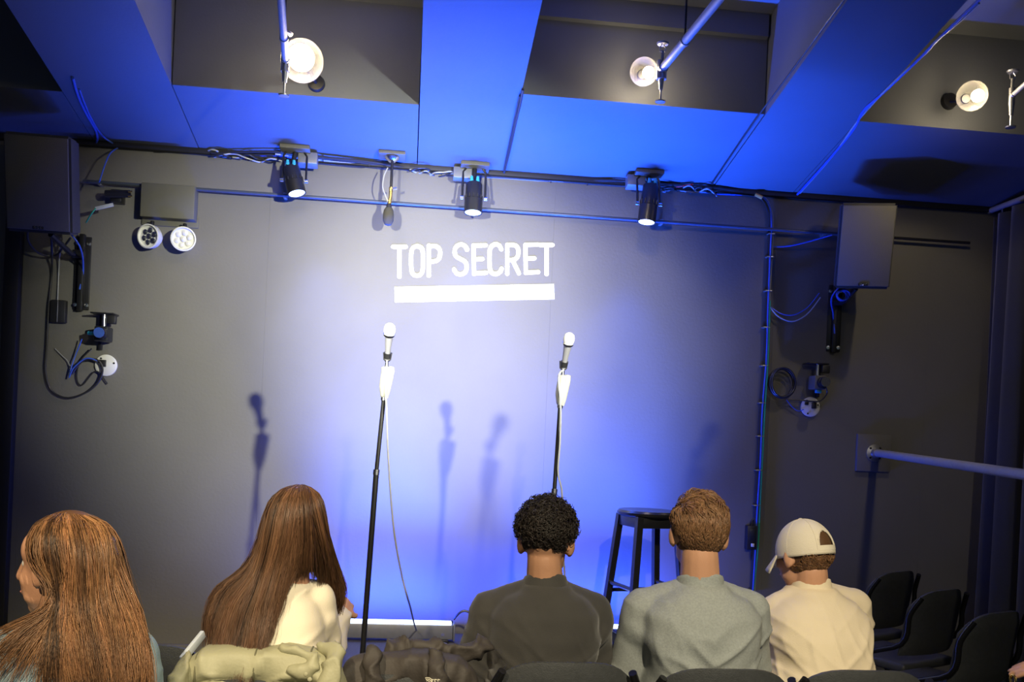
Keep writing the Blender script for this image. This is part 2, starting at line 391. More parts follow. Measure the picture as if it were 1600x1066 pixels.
m0, ax1, a1, f1 = mic_stand((600, 622), (568, 1010), (588, 738), 'straight black microphone stand with pale grip seen to its foot, left of the lettering underline', 'silver microphone on the stand whose cable swings down to the floor')
m2, ax2, a2, f2 = mic_stand((875, 634), (862, 782), (866, 768), 'black microphone stand with pale grip rising behind the curly haired man', 'silver microphone on the stand behind the curly haired man')
def cable(name, label, pts, r, m, k=8, cat='cable', group=None, n=8):
    return mk(name, MB().tube(smooth_path(pts, k), r, n), m, label=label, cat=cat, group=group)
pts = [m0 - ax1 * .005, m0 - ax1 * .05 + V((.012, -.01, -.03)), P(602, 590, 4.17), P(604, 640, 4.17), P(606, 700, 4.17), P(611, 780, 4.19), P(617, 840, 4.22), P(628, 900, 4.28), P(640, 945, 4.4), PZ(655, 992, STG + .008), PZ(690, 1004, STG + .008), PZ(720, 1015, STG + .008)]
cable('microphone_cable', 'grey cable swinging from the left microphone down to the stage floor', pts, .0045, M_cableg)
pts = [m2 - ax2 * .005, P(873, 590, 4.17), P(876, 634, 4.16), P(875, 690, 4.17), P(872, 738, 4.18), P(878, 770, 4.18), P(878, 830, 4.18), P(883, 905, 4.2), P(890, 980, 4.22), PZ(905, 1050, STG + .008)]
cable('microphone_cable', 'grey cable hanging along the stand behind the curly haired man', pts, .0045, M_cableg)

# ------------------------------------------------------------------ stool
c = P(1013, 797, 4.95); SH = c.z - STG
st = thing('bar_stool', 'black wooden bar stool with round seat and rungs on the stage', 'stool', (c.x, c.y, STG), math.radians(14))
mk('seat', MB().lathe([(.0, SH - .035), (.15, SH - .035), (.168, SH - .025), (.17, SH - .012), (.16, SH - .001), (.10, SH - .004), (.0, SH - .006)], 40), M_stool, st)
top, bot = .112, .178
def legp(sx, sy, z): f = top + (bot - top) * (1 - z / (SH - .03)); return V((sx * f, sy * f, z))
for sx in (-1, 1):
    for sy in (-1, 1):
        mk('leg', MB().tube([legp(sx, sy, 0), legp(sx, sy, SH - .03)], .024, 4).box(legp(sx, sy, SH - .05), (.034, .034, .03), .003), M_stool, st, smooth=False)
for sx in (-1, 1):
    mk('apron', MB().box((sx * .117, 0, SH - .062), (.018, .22, .055), .002), M_stool, st); mk('apron', MB().box((0, sx * .117, SH - .062), (.22, .018, .055), .002), M_stool, st)
    for z in (.42, .17): mk('rung', MB().tube([legp(sx, -1, z), legp(sx, 1, z)], .012, 10), M_stool, st)
    for z in (.375,): mk('rung', MB().tube([legp(-1, sx, z), legp(1, sx, z)], .012, 10), M_stool, st)

# ------------------------------------------------------------------ ceiling spots and hanging microphone
def can_light(pxm, pxa, pxb, r, label, box_side):
    r = r * 1.14; mt = PS(*pxm); t = thing('ceiling_spotlight', label, 'spotlight', mt, group='round can spotlights above the stage')
    Y = mt.y - .03; a = P(*pxa, Y) - mt; b = P(*pxb, Y - .03) - mt
    tilt = Matrix.Rotation(-math.atan(SL), 3, 'X')
    mk('ceiling_plate', MB().box((0, 0, -.012), (.17, .1, .024), .003, tilt), M_olivebox, t)
    mk('junction_box', MB().box((box_side * .07, .03, -.055), (.11, .07, .07), .004, tilt), M_alum, t)
    d = (b - a).normalized(); q = Matrix.Translation(a) @ d.to_track_quat('Z', 'Y').to_matrix().to_4x4(); L = (b - a).length
    mk('can', MB().lathe([(.0, 0), (r * .82, .0), (r * .9, .01), (r * .92, L * .55), (r, L * .57), (r, L), (r * .9, L), (r * .88, L - .012), (.0, L - .012)], 28, q), M_blackm, t)
    mk('lens', MB().lathe([(.0, L - .010), (r * .86, L - .010), (r * .86, L - .004), (.0, L - .002)], 24, q), M_lens, t)
    for j in range(12):
        an = 2 * PI * j / 12; w = V((math.cos(an) * r * .93, math.sin(an) * r * .93, L * .42)); w2 = V((w.x, w.y, L * .54))
        mk('cooling_fin', MB().tube([q @ w, q @ w2], .004, 6), M_black, t)
    side = V((1, 0, 0))
    hy = a + d * L * .5
    for s in (-1, 1):
        mk('yoke_arm', MB().tube([V((s * .05, 0, -.02)), V((s * (r + .014), 0, -.045)), hy + side * s * (r + .014)], .007, 6), M_blackm, t)
        mk('yoke_knob', MB().lathe([(.0, 0), (.012, 0), (.012, .018), (.0, .018)], 12, Matrix.Translation(hy + side * s * (r + .008)) @ Matrix.Rotation(s * PI / 2, 4, 'Y')), M_chrome, t)
    mk('stem', MB().tube([V((0, 0, -.02)), a + d * .01], .014, 10), M_blackm, t)
    for s in (-1, 1): mk('plug', MB().tube([a + V((s * .018, -.03, .005)), a + V((s * .018, -.03, .035))], [.012, .008], 10), M_cyan, t)
    sp = spot('can_beam', mt + b + d * .02, mt + b + d * 2, 60, (.04, .12, 1), 80, .8, .04)
    return t
can_light((462, 232), (455, 262), (464, 303), .046, 'black can spotlight above the stage nearest the emergency light', 1)
can_light((742, 258), (741, 287), (739, 333), .047, 'black can spotlight with cooling fins above the lettering', -1)
can_light((1013, 270), (1017, 290), (1010, 348), .047, 'black can spotlight above the bar stool and blue edge of the wall', -1)
mt = PS(613, 241)
t = thing('hanging_microphone', 'small black microphone hanging head down from a rod under the soffit', 'microphone', mt)
tilt = Matrix.Rotation(-math.atan(SL), 3, 'X')
Yh = mt.y - .02
mk('ceiling_plate', MB().box((0, 0, -.01), (.155, .09, .02), .003, tilt), M_olivebox, t)
mk('flange', MB().lathe([(.0, -.045), (.02, -.045), (.038, -.03), (.045, -.018), (.0, -.018)], 20), M_chrome, t)
L = lambda x, y: P(x, y, Yh) - mt
mk('rod', MB().tube([V((0, -.01, -.02)), L(613, 252), L(611, 296)], .008, 10), M_blackm, t)
mk('clip', MB().tube([L(611, 293), L(610, 308), L(608, 322)], [.012, .01, .012], 10), M_gold, t)
mk('clip_screw', MB().tube([L(611, 296), L(620, 294)], .007, 8), M_chrome, t)
mk('body', MB().tube([L(608, 318), L(607.5, 328)], [.012, .02], 14), M_black, t)
mk('grille', MB().tube([L(607.5, 325), L(607.4, 328), L(607, 335), L(606.5, 345), L(606.4, 351), L(606.3, 353)], [.02, .027, .032, .031, .022, .006], 18), M_dolive, t)
mk('wire', MB().tube(smooth_path([L(606, 262), L(600, 275), L(598, 292), L(602, 305), L(606, 315)], 6), .004, 6), M_cableg, t)

# ------------------------------------------------------------------ wires along the top of the wall
random.seed(11)
base = [(158, 232), (240, 236), (320, 241), (430, 240), (500, 247), (570, 255), (640, 266), (700, 271), (790, 277), (880, 284), (960, 288), (1040, 292), (1110, 298), (1160, 303)]
def bundle(i, j, dy, amp, sag=0):
    out = []
    for k, (x, y) in enumerate(base[i:j]): out.append(PS(x, y + dy + random.uniform(-amp, amp), .012 + random.uniform(0, .012)))
    return out
N = 'ceiling_wire'; Gp = 'wires along the top of the stage wall'
ws = [('black wire along the soffit from the left speaker to the right corner', 0, 14, -2, 1.5, .007, M_cable), ('black wire tied beside others along the top of the wall', 1, 13, 2, 2, .006, M_cable),
      ('grey wire running along the soffit edge behind the can spotlights', 2, 13, 4, 2.5, .005, M_cableg), ('thick black wire above the lettering', 4, 12, 0, 1.5, .009, M_cable),
      ('thin blue wire along the left half of the soffit edge', 0, 7, 5, 2, .004, M_cableb), ('blue wire along the right half of the soffit edge', 8, 14, 3, 3, .005, M_cableb),
      ('short grey wire bunched behind the hanging microphone', 5, 9, 6, 4, .005, M_cableg), ('short black wire bunched beside the can spotlight over the stool', 11, 14, 2, 5, .006, M_cable),
      ('second black wire tied to the soffit edge above the stool and lettering', 6, 14, -4, 2, .008, M_cable), ('pale grey wire along the soffit over the microphone stands', 3, 10, 1, 2, .006, M_cableg),
      ('black wire dipping below the soffit edge by the emergency light', 0, 6, 6, 3, .007, M_cable), ('dark blue wire along the middle of the soffit edge', 4, 11, 7, 2, .005, M_cableb),
      ('looped grey wire beside the can spotlight near the emergency light', 2, 5, 5, 4, .005, M_cableg)]
for lab, i, j, dy, amp, r, m in ws:
    cable(N, lab, bundle(i, j, dy, amp), r, m, 6, group=Gp)
lp = [PS(318, 240, .01), PS(330, 234, .012), PS(342, 238, .014), PS(338, 247, .012), PS(322, 247, .012), PS(330, 240, .012), PS(360, 246, .012), PS(400, 250, .012)]
cable(N, 'pale blue wire loop hanging where the left beam meets the soffit', lp, .005, M_cableg, 6, group=Gp)
for n, (cx, cy, m, lab) in enumerate(((385, 247, M_red, 'red wire by the can spotlight near the emergency light'), (1058, 292, M_red, 'red wire by the can spotlight over the stool'))):
    cable(N, lab, [PS(cx - 22, cy + 4, .014), PS(cx, cy, .02), PS(cx + 25, cy - 4, .014)], .005, m, 5)
for k, (x0, x1, y, lab) in enumerate(((640, 720, 268, 'tangled grey wires left of the finned can spotlight'), (1035, 1120, 294, 'tangled grey wires right of the can spotlight over the stool'), (330, 440, 243, 'tangled grey wires left of the can spotlight near the emergency light'))):
    for q in range(4):
        pp = [PS(x0 + (x1 - x0) * i / 6, y + (x0 + (x1 - x0) * i / 6 - x0) * .07 + random.uniform(-7, 7), .015 + random.uniform(0, .03)) for i in range(7)]
        cable('tangled_wire', ('black' if q % 2 == 0 else 'grey') + lab[12:] if 0 else lab.replace('tangled grey wires', ('tangled black wire', 'tangled grey wire')[q % 2]), pp, .0045, (M_cable, M_cableg, M_cable, M_cableg)[q], 5, group=lab)
for k, x in enumerate((505, 577, 690, 860, 917)):
    i = max(j for j in range(len(base)) if base[j][0] <= x); a, b = base[i], base[i + 1]; y = a[1] + (b[1] - a[1]) * (x - a[0]) / (b[0] - a[0]) + 1
    p = PS(x, y, .016); mk('cable_tie', MB().box(p, (.006, .05, .028), .002), M_black, label='black tie strapping the wires to the soffit edge', cat='cable tie', group='ties on the soffit wires')
# wires on the ceiling beams
cable('beam_wire', 'blue lit wire running down the far side of the left beam to the wall corner', [PS(114, 122, .008), PS(122, 150, .008), PS(135, 178, .008), PS(150, 205, .01), PS(151, 222, .012), PS(140, 228, .012)], .007, M_cableb, 6)
cable('beam_wire', 'thin wire curving from the left beam to the wires on the wall', [PS(124, 140, .006), PS(140, 180, .006), PS(160, 212, .008), PS(185, 229, .01)], .005, M_cableb, 6)
cable('beam_wire', 'thin blue wire sagging from soffit to the left loudspeaker', [PS(186, 230, .01), P(172, 240, 5.45), P(163, 260, 5.4), P(155, 285, 5.35)], .004, M_cableb, 6)
cable('beam_wire', 'black conduit with clips down the middle beam edge to the soffit wires', [PS(817, 140, .01), PS(812, 165, .01), PS(806, 190, .01), PS(795, 240, .01), PS(786, 276, .012)], .007, M_cable, 5)
cable('beam_wire', 'thin black wire beside the conduit on the middle beam', [PS(812, 150, .01), PS(800, 205, .01), PS(788, 262, .01)], .004, M_cable, 5)
cable('beam_wire', 'long wire along the outer edge of the right beam', [PS(1535, -5, .008), PS(1465, 62, .008), PS(1440, 88, .008), PS(1380, 145, .008), PS(1350, 172, .008), PS(1335, 200, .008), PS(1310, 232, .01), PS(1275, 272, .012), PS(1240, 310, .012), PS(1228, 322, .02)], .007, M_cableb, 6)
cable('beam_wire', 'second pale wire beside the long wire on the right beam', [PS(1530, 5, .008), PS(1500, 33, .008), PS(1463, 64, .012), PS(1448, 82, .008), PS(1410, 115, .008), PS(1375, 150, .01), PS(1338, 192, .008), PS(1300, 245, .01), PS(1250, 302, .01)], .005, M_cableg, 6)
cable('beam_wire', 'wire along the inner seam of the right beam', [PS(1322, -5, .006), PS(1230, 120, .006), PS(1175, 195, .006), PS(1112, 288, .008)], .005, M_cable, 5)

# pipe rail across the wall
Yp = D - .05
a, b = P(130, 283, Yp), P(1310, 366, Yp); b.z = a.z = (a.z + b.z) / 2
pr = thing('wall_pipe_rail', 'long thin steel pipe running across the stage wall below the soffit', 'pipe', a)
mk('pipe', MB().tube([V(), b - a], .010, 12), M_wpipe, pr)
for k in (.02, .25, .5, .75, .98): mk('pipe_clip', MB().box((b - a) * k + V((0, .025, 0)), (.02, .056, .03), .003), M_galv, pr)
a2_, b2_ = P(1388, 371, Yp), P(1515, 381, Yp)
mk('wall_pipe_stub', MB().tube([a2_, V((b2_.x, b2_.y, a2_.z))], .009, 10), M_blackm, label='dark thin pipe on the wall between right loudspeaker and curtain', cat='pipe')

# vertical cable run on the right of the stage wall
vr = [(1120, 297), (1165, 303), (1190, 308), (1202, 325), (1205, 350), (1203, 400), (1199, 480), (1196, 560), (1191, 640), (1187, 720), (1183, 800), (1180, 860), (1176, 925)]
def vrun(dx, Yo, dxs=1): 
    return [(PS(x + dx, y, .02) if y < 305 else P(x + dx + random.uniform(-.8, .8), y, D - Yo)) for x, y in vr]
for lab, dx, Yo, r, m in (('thick black cable running down the stage wall beside the stool', -2, .02, .011, M_cable), ('blue lit cable in the run down the stage wall', 1, .03, .007, M_cableb), ('grey cable in the run down the stage wall', 3, .02, .005, M_cableg)):
    cable('wall_cable', lab, vrun(dx, Yo), r, m, 6, group='cable run down the right of the stage wall')
cable('wall_cable', 'green cable in the run down the stage wall behind the capped man', [P(x, y, D - .03) for x, y in ((1203, 470), (1200, 560), (1195, 640), (1191, 720), (1187, 800), (1184, 860), (1177, 925))], .006, M_green, 6, group='cable run down the right of the stage wall')
mk('orange_cable_tag', MB().tube([PS(1180, 304, .03), P(1191, 309, D - .05)], .012, 8), M_yel, label='orange tag round the cables where they turn down the wall', cat='tag')
for y in (366, 402, 455, 512, 572, 630, 682, 735, 790):
    x = 1205 - (y - 350) * .053; mk('wall_cable_clip', MB().box(P(x, y, D - .018), (.045, .036, .008), .002), M_galv, label='small clip holding the vertical cable run to the wall', cat='cable clip', group='clips on the vertical cable run')
t = thing('wall_control_box', 'small black control box on the wall cables between fair haired man and capped man', 'control box', P(1173, 840, D - .02))
mk('body', MB().box((0, 0, 0), (.065, .05, .15), .006), M_black, t); mk('panel', MB().box((.004, -.026, .02), (.045, .004, .07), .002), M_dgreen, t)
mk('rocker', MB().box((.004, -.027, -.045), (.02, .006, .02), .002), M_white, t)
mk('cable_loop', MB().tube(smooth_path([(.0, 0, .07), (.0, 0, .1), (.02, 0, .125), (.035, .0, .15)], 6), .005, 6), M_cable, t)
mk('cable_tail', MB().tube(smooth_path([(.01, 0, -.07), (.008, 0, -.12), (.03, 0, -.18), (.035, .0, -.28), (-.03, 0, -.34), (-.08, 0, -.345)], 6), .005, 6), M_cable, t)

# ------------------------------------------------------------------ loudspeakers
def speaker(px, Y, yaw, w, h, dp, pitch, label, mir):
    c = P(*px, Y); t = thing('wall_loudspeaker', label, 'loudspeaker', c, yaw, 'loudspeakers beside the stage')
    R = Matrix.Rotation(pitch, 3, 'X')
    def R_(q): return R @ V(q)
    # cabinet: trapezoid towards the rear
    vs = [R_((x * (1 if y < 0 else .72), y + dp / 2, z)) for y in (-dp / 2, dp / 2) for z in (-h / 2, h / 2) for x in (-w / 2, w / 2)]
    bm = bmesh.new(); bv = [bm.verts.new(q) for q in vs]
    for f in ((0, 1, 3, 2), (4, 6, 7, 5), (0, 4, 5, 1), (2, 3, 7, 6), (0, 2, 6, 4), (1, 5, 7, 3)): bm.faces.new([bv[i] for i in f])
    bmesh.ops.recalc_face_normals(bm, faces=bm.faces[:]); bmesh.ops.bevel(bm, geom=bm.edges[:], offset=.012, segments=2, affect='EDGES')
    me = bpy.data.meshes.new('cabinet'); bm.to_mesh(me); bm.free(); link('cabinet', me, M_cab, t)
    mk('grille', MB().box(R_((0, -.004, .0)), (w - .022, .012, h - .03), .005, R), M_grille, t)
    # badge lettering Q S C
    bd = MB().box(R_((0, -.013, -h / 2 + .026)), (.055, .003, .016), .001, R); mk('badge', bd, M_black, t)
    mb = MB(); s_ = .0055
    for k, ch in enumerate('QSC'):
        gl = dict(Q=GL['O'] + [[(.6, .7), (1, 1)]], S=GL['S'], C=GL['C'])[ch]
        for stq in gl:
            pp = [R_((-.02 + k * .0155 + a * .0115, -.0155, -h / 2 + .0315 - b * .011)) for a, b in stq]; mb.tube(pp, .0011, 5)
    mk('badge_lettering', mb, M_chrome, t)
    # wall bracket
    wy = D - c.y - .005
    back = R_((0, dp, -.05)); plate_x = mir * .075
    mk('bracket_plate', MB().box((plate_x, wy - .008, -h / 2 - .12), (.085, .012, .42), .003), M_blackm, t)
    mk('bracket_spine', MB().box((plate_x, wy - .03, -h / 2 - .12), (.028, .035, .44), .003), M_blackm, t)
    mk('bracket_arm', MB().tube([V((plate_x, wy - .03, -h / 2 - .02)), V((plate_x * .6, wy - .14, -h / 2 - .03)), R_((0, dp * .6, -h / 2 - .005))], .016, 8), M_blackm, t)
    mk('bracket_hinge', MB().tube([V((plate_x - .03, wy - .09, -h / 2 - .025)), V((plate_x + .03, wy - .09, -h / 2 - .025))], .024, 12), M_blackm, t)
    for s in (-1, 1):
        for zz in (.05, -.305): mk('bolt', MB().lathe([(.0, 0), (.013, 0), (.011, .009), (.0, .011)], 10, Matrix.Translation((plate_x + s * .031, wy - .013, -h / 2 + zz - .0)) @ Matrix.Rotation(PI / 2, 4, 'X')), M_chrome, t)
    mk('signal_cable', MB().tube(smooth_path([(plate_x * .2, dp + .0, -h / 2 + .12), (plate_x * 1.6, dp + .02, -h / 2 - .0), (plate_x * 1.2, wy - .05, -h / 2 - .1), (plate_x, wy - .05, -h / 2 - .22)], 6), .005, 6), M_cableb, t)
    return t
speaker((59, 287), 5.05, math.radians(2), .33, .50, .29, math.radians(11), 'black loudspeaker with mesh grille on a wall bracket beside the emergency light', 1)
speaker((1353, 385), 5.15, math.radians(-14), .315, .49, .27, math.radians(12), 'black loudspeaker with mesh grille on a wall bracket beside the curtain', -1)
# horizontal bracket arm with screws behind the left speaker
t = thing('wall_clamp_arm', 'short black clamp arm with brass screws sticking out behind the left loudspeaker', 'clamp', P(165, 303, 5.5))
mk('arm', MB().tube([V(), P(203, 303, 5.5) - P(165, 303, 5.5)], .022, 8), M_blackm, t)
for dz in (.01, -.015): mk('screw', MB().tube([P(200, 302, 5.46) - t.location + V((0, 0, dz)), P(206, 302, 5.46) - t.location + V((0, 0, dz))], .005, 8), M_gold, t)
mk('wall_foot', MB().box((.05, .06, 0), (.06, .08, .07), .004), M_blackm, t)
t = thing('hanging_paper_tag', 'blue lit plastic tag hanging on a cord behind the left loudspeaker', 'tag', P(163, 323, 5.4))
mk('tag', MB().box((0, 0, 0), (.10, .004, .02), .001, Matrix.Rotation(-.3, 3, 'Y')), M_pale, t)
mk('cord', MB().tube(smooth_path([(-.045, 0, -.012), (-.07, .0, -.05), (-.11, .05, -.085)], 6), .004, 6), M_green, t)
# cables round the speakers
cable('speaker_cable', 'long black cable hanging from left loudspeaker past the small box to the security camera', [P(80, 362, 5.4), P(81, 420, D - .02), P(76, 480, D - .02), P(73, 540, D - .02), P(71, 580, D - .02), P(80, 610, D - .02), P(105, 622, D - .02), P(135, 613, D - .03), P(155, 595, D - .04), P(160, 575, D - .05), P(150, 562, D - .05), P(128, 565, D - .04), P(112, 585, D - .03)], .006, M_cable, 8)
cable('speaker_cable', 'black cable looping under the left loudspeaker', [P(45, 350, 5.3), P(44, 375, 5.4), P(60, 395, 5.5), P(85, 400, 5.55), P(100, 385, 5.5), P(110, 372, 5.45)], .006, M_cable, 8)
cable('speaker_cable', 'thin grey cable running down to the small wall box on the left', [P(95, 372, 5.5), P(92, 420, D - .015), P(90, 470, D - .015)], .004, M_cableg, 6)
cable('speaker_cable', 'pale cable drooping from the wall run to the right loudspeaker bracket', [P(1203, 480, D - .03), P(1218, 496, D - .04), P(1240, 502, D - .05), P(1262, 490, D - .06), P(1282, 465, D - .08)], .004, M_cableg, 8)
cable('speaker_cable', 'thin blue cable drooping from the wall run to the right loudspeaker bracket', [P(1202, 478, D - .03), P(1220, 490, D - .04), P(1240, 492, D - .05), P(1262, 480, D - .06), P(1280, 458, D - .08)], .003, M_cableb, 8)
cable('speaker_cable', 'blue lit cable from the wall run to the top of the right loudspeaker', [P(1208, 386, D - .02), P(1235, 384, D - .03), P(1265, 377, D - .06), P(1300, 367, D - .12)], .005, M_cableb, 6)
pp = [P(1319, 461, 5.35) + V((math.cos(i * .45) * (.035 + .004 * math.sin(i)), i * .0009, math.sin(i * .45) * .03)) for i in range(46)]
cable('coiled_cable', 'small coil of blue lit cable under the right loudspeaker', pp, .004, M_cableb, 2)
t = thing('wall_box', 'small flat black box on the wall below the left loudspeaker', 'box', P(92, 487, D - .02))
mk('body', MB().box((0, 0, 0), (.085, .04, .13), .006), M_black, t); mk('lid_edge', MB().box((.0, -.022, 0), (.004, .006, .125), .001), M_galv, t)

# ------------------------------------------------------------------ emergency light
c = P(268, 320, D); t = thing('emergency_light', 'beige emergency light box with two round white lamp heads on the wall', 'emergency light', c)
mk('housing', MB().box((0, -.045, 0), (.30, .09, .195), .006), M_olivebox, t)
mk('back_plate', MB().box((.0, -.006, -.1), (.32, .012, .06), .003), M_olivebox, t)
for i, (x, y, tilt_) in enumerate(((236, 370, .35), (287, 374, -.15))):
    o = P(x, y, D - .07) - c; q = Matrix.Translation(o) @ Matrix.Rotation(PI / 2 + .1, 4, 'X') @ Matrix.Rotation(-tilt_, 4, 'Y')
    head = mk('lamp_head', MB().lathe([(.0, -.05), (.045, -.045), (.066, -.01), (.070, .03), (.063, .032), (.058, .018), (.0, .012)], 32, q), M_white, t)
    mk('neck', MB().tube([o + V((0, .0, .05)), o + V((0, .015, .09))], .012, 8), M_blackm, t)
    for k in range(7):
        r_, an = (0, 0) if k == 0 else (.036, k * PI / 3 + .3)
        mk('lamp_cell', MB().lathe([(.0, .012), (.016, .013), (.0165, .022), (.010, .026), (.0, .027)], 12, q @ Matrix.Translation((r_ * math.cos(an), r_ * math.sin(an), 0))), M_chrome if i == 0 else M_white, head)

# ------------------------------------------------------------------ wall cameras
def wall_camera(px, plate, label, bracket, mir):
    c = P(*px, D - .10); t = thing('wall_camera', label, 'camera', c, group='cameras on the stage wall')
    mk('body', MB().box((0, .02, 0), (.075, .1, .085), .008), M_dgreen if mir < 0 else M_olivebox, t)
    R = Matrix.Rotation(PI / 2, 4, 'X')
    mk('lens_barrel', MB().lathe([(.0, .0), (.034, .0), (.034, .03), (.028, .035), (.028, .06), (.022, .06), (.020, .052), (.0, .05)], 24, Matrix.Translation((.008, -.025, 0)) @ R), M_blackm, t)
    mk('lens_glass', MB().lathe([(.0, .053), (.018, .052), (.012, .058), (.0, .06)], 20, Matrix.Translation((.008, -.025, 0)) @ R), M_darkglass, t)
    mk('lens_ring', MB().lathe([(.021, .058), (.029, .058), (.029, .062), (.021, .062)], 24, Matrix.Translation((.008, -.025, 0)) @ R), M_cableb if mir < 0 else M_chrome, t)
    mk('bracket_plate', MB().box((-.035 * -mir, .085, .02), (.02, .022, .21), .003), M_blackm, t)
    mk('bracket_shelf', MB().box((-.005, .04, .118), (.13, .10, .008), .002), M_blackm, t)
    mk('bracket_post', MB().tube([V((0, .02, .04)), V((0, .02, .12))], .011, 10), M_chrome, t)
    mk('bracket_knob', MB().box((.045, .01, .085), (.05, .03, .05), .006), M_black, t)
    mk('plug', MB().box((-.06 if mir < 0 else .0, .0, 0 if mir < 0 else -.055), (.035, .03, .02), .004), M_cyan, t)
    pc = P(*plate, D - .012)
    d = thing('round_junction_plate', 'round white junction plate on the wall under the ' + ('camera left of the lettering' if mir < 0 else 'camera right of the lettering'), 'junction plate', pc, group='round junction plates')
    mk('plate', MB().lathe([(.0, -.01), (.06, -.01), (.062, .004), (.055, .009), (.0, .010)], 36, R), M_white, d)
    mk('bracket', MB().box((-.012 if mir < 0 else .018, -.014, .01), (.03, .014, .04), .003), M_black, d); mk('bracket', MB().box((-.03, -.012, .02), (.024, .012, .02), .003), M_blackm, d)
    for an in (.3, 2.2, 4.3): mk('screw', MB().lathe([(.0, .009), (.006, .009), (.005, .013), (.0, .013)], 8, Matrix.Translation((math.cos(an) * .047, 0, math.sin(an) * .047)) @ R), M_black, d)
    return t
wall_camera((160, 522), (166, 571), 'black camera with blue rimmed lens on a wall bracket left of the lettering', 0, -1)
wall_camera((1279, 598), (1266, 636), 'beige camera with round lens on a wall bracket right of the lettering', 0, 1)
cable('camera_wire', 'blue wire curling from the left camera to the round plate', [P(128, 530, D - .06), P(120, 550, D - .04), P(112, 572, D - .04), P(108, 590, D - .04), P(115, 575, D - .05), P(135, 560, D - .06), P(155, 565, D - .05)], .004, M_cableb, 8)
cable('camera_wire', 'thin black wire looped below the left camera', [P(143, 545, D - .04), P(125, 565, D - .03), P(120, 590, D - .02), P(128, 602, D - .02), P(150, 580, D - .03), P(168, 600, D - .02)], .004, M_cable, 8)
cable('camera_wire', 'thin grey wire from the small box to the left camera wires', [P(86, 545, D - .01), P(97, 556, D - .015), P(106, 565, D - .02), P(112, 580, D - .03)], .003, M_cableg, 8)
pp = [P(1220, 599, D - .02) + V((math.cos(i * .35) * (.078 + .006 * math.sin(i * .21)), -i * .0005, math.sin(i * .35) * (.09 + .005 * math.cos(i * .17)))) for i in range(92)]
cable('coiled_cable', 'loop of black cable coiled on the wall beside the right camera', pp, .005, M_cable, 2)
cable('camera_wire', 'black wire from the coil to the right camera', [P(1232, 625, D - .03), P(1255, 626, D - .035), P(1280, 627, D - .05), P(1292, 615, D - .06), P(1290, 604, D - .08)], .004, M_cable, 6)
cable('camera_wire', 'thin blue wire from the coil to the round plate below the right camera', [P(1229, 625, D - .03), P(1238, 636, D - .02), P(1247, 642, D - .02), P(1256, 640, D - .03)], .003, M_cableb, 6)

# ------------------------------------------------------------------ rail on the right
c = P(1363, 708, D); t = thing('hand_rail', 'grey steel pipe rail fixed by a round flange to a square plate on the wall', 'rail', c)
mk('mount_plate', MB().box((0, -.012, 0), (.225, .024, .235), .004), M_wall, t)
R = Matrix.Rotation(PI / 2, 4, 'X')
mk('flange', MB().lathe([(.0, .024), (.055, .024), (.055, .034), (.032, .04), (.030, .07), (.0, .07)], 28, R), M_galv, t)
for an in (.8, 2.4, 3.9, 5.5): mk('bolt', MB().lathe([(.0, .034), (.008, .034), (.007, .041), (.0, .041)], 8, Matrix.Translation((.043 * math.cos(an), 0, .043 * math.sin(an))) @ R), M_blackm, t)
e = P(1620, 745, 3.62) - c; e = e + (e - V((0, -.06, 0))).normalized() * .5
mk('pipe', MB().tube([V((0, -.05, 0)), V((0, -.09, 0)), e], .024, 16), M_pipe, t)
e2 = c + e
mk('post', MB().tube([e, V((e.x, e.y, -c.z + .01))], .024, 16), M_pipe, t)

# ------------------------------------------------------------------ curtain on the right
XC_ = 3.62
rodz = P(1535, 325, 5.45).z
rod = thing('curtain_rod', 'steel curtain rod with hooks along the right side wall', 'curtain rod', (XC_, 5.5, rodz + .02))
mk('rod', MB().tube([V((0, .08, 0)), V((0, -3.4, 0))], .018, 12), M_pipe, rod)
for i in range(14): mk('hook', MB().tube([V((0, -.05 - i * .25, .0)), V((.0, -.05 - i * .25, -.05))], .006, 6), M_chrome, rod)
for yy in (.05, -1.6, -3.3): mk('rod_bracket', MB().tube([V((0, yy, 0)), V((XR - XC_ , yy, 0))], .01, 8), M_blackm, rod)
mb = MB(); nu, nv = 220, 24; vs_ = []; x = []
for j in range(nv + 1):
    v_ = j / nv; z = rodz - .03 - v_ * (rodz - .05)
    for i in range(nu + 1):
        u = i / nu; y = 5.53 - u * 3.4
        f = math.sin(u * 2 * PI * 19 + .8 * math.sin(u * 23)) * (.05 + .02 * v_) + .02 * math.sin(u * 2 * PI * 7 + v_ * 1.5)
        vs_.append((XC_ + f - .02 * v_, y + .02 * math.sin(u * 2 * PI * 38), z))
fs_ = [(j * (nu + 1) + i, j * (nu + 1) + i + 1, (j + 1) * (nu + 1) + i + 1, (j + 1) * (nu + 1) + i) for j in range(nv) for i in range(nu)]
mb.add(vs_, fs_); o = mk('stage_curtain', mb, M_curtain, label='black pleated curtain hanging along the right side wall', cat='curtain', sharp=180)
sm = o.modifiers.new('thick', 'SOLIDIFY'); sm.thickness = .004

